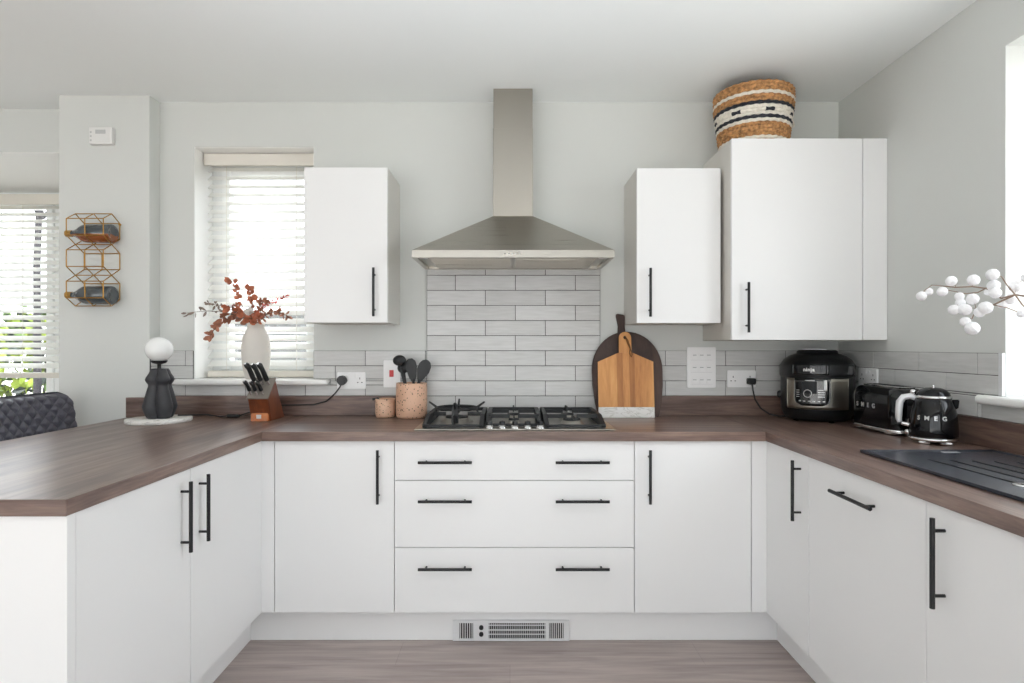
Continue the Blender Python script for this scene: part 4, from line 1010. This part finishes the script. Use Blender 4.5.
for x in (-4.6, -2.95, -1.3, .35): MB().box(x, x + .1, 6.02, 6.12, -.06, 1.85, .005).build('post', M['fence'], t)

# made-up lamp on the floor, out of view, added to brighten the ceiling
ux, uy = .0, -2.45
t = thing('added_fill_lamp', 'unseen fill lamp added below the frame to brighten the ceiling', 'lamp', (ux, uy, 0))
MB().lathe([(.001, 0), (.10, 0), (.10, .015), (.02, .022), (.015, .12), (.001, .12)], (ux, uy, .0005), n=32).build('stand', M['black'], t)
MB().lathe([(.02, .12), (.055, .14), (.07, .22), (.066, .22), (.05, .145), (.001, .135)], (ux, uy, 0), n=32).build('shade', M['black'], t)
ul = bpy.data.lights.new('added_fill_spot', 'SPOT'); ul.energy = 118; ul.color = (.86, .93, 1.0); ul.spot_size = math.radians(94); ul.spot_blend = 1.0; ul.shadow_soft_size = .05
uo = bpy.data.objects.new('added_fill_spot', ul); COL.objects.link(uo); uo.parent = t; uo.location = (0, 0, .23); uo.rotation_euler = Vector((.0, .16, 1)).to_track_quat('-Z', 'Y').to_euler()

# ------------------------------------------------------------------ light, camera, colour
wd = bpy.data.worlds.new('daylight'); S.world = wd; wd.use_nodes = True; nt = wd.node_tree
bg = nt.nodes['Background']; tc = nt.nodes.new('ShaderNodeTexCoord'); sep = nt.nodes.new('ShaderNodeSeparateXYZ'); rp = nt.nodes.new('ShaderNodeValToRGB')
nt.links.new(tc.outputs['Generated'], sep.inputs[0]); nt.links.new(sep.outputs['Z'], rp.inputs[0]); nt.links.new(rp.outputs[0], bg.inputs[0])
rp.color_ramp.elements[0].position = 0.0; rp.color_ramp.elements[0].color = (.92, .965, 1, 1); rp.color_ramp.elements[1].position = 1.0; rp.color_ramp.elements[1].color = (.86, .93, 1.0, 1)
mr = nt.nodes.new('ShaderNodeMapRange'); mxm = nt.nodes.new('ShaderNodeMath'); mxm.operation = 'MAXIMUM'; my = nt.nodes.new('ShaderNodeMath'); my.operation = 'MULTIPLY'; my.inputs[1].default_value = .62; nt.links.new(sep.outputs['Y'], my.inputs[0]); nt.links.new(sep.outputs['X'], mxm.inputs[0]); nt.links.new(my.outputs[0], mxm.inputs[1]); nt.links.new(mxm.outputs[0], mr.inputs['Value'])
for k_, v_ in (('From Min', .2), ('From Max', .9), ('To Min', 2.6), ('To Max', 7)): mr.inputs[k_].default_value = v_
nt.links.new(mr.outputs[0], bg.inputs[1])          # overcast sky, brightest to the right and in front

sn = bpy.data.lights.new('sun', 'SUN'); sn.energy = 9; sn.angle = .01; sn.color = (1, .985, .965)
so_ = bpy.data.objects.new('sun', sn); COL.objects.link(so_); so_.rotation_euler = Vector((.25, 1, -1.25)).to_track_quat('-Z', 'Y').to_euler()

cam = bpy.data.cameras.new('camera'); co = bpy.data.objects.new('camera', cam); COL.objects.link(co)
yaw, roll = 0.0, 0.0
co.location = (0, -DW, CAMZ)
co.rotation_mode = 'QUATERNION'
co.rotation_quaternion = (Matrix.Rotation(-yaw, 4, 'Z') @ Matrix.Rotation(PI / 2, 4, 'X') @ Matrix.Rotation(roll, 4, 'Z')).to_quaternion()
cam.sensor_width = 36; cam.lens = 36 * 600 / 1024
cam.shift_x = 2.0 / 1024; cam.shift_y = 4.0 / 1024; cam.clip_start = .05
S.camera = co
S.view_settings.view_transform = 'Standard'; S.view_settings.look = 'None'; S.view_settings.gamma = 1; S.view_settings.exposure = 0.31
S.view_settings.use_curve_mapping = False
S.cycles.max_bounces = 14; S.cycles.diffuse_bounces = 8; S.cycles.transparent_max_bounces = 12; S.cycles.use_denoising = True
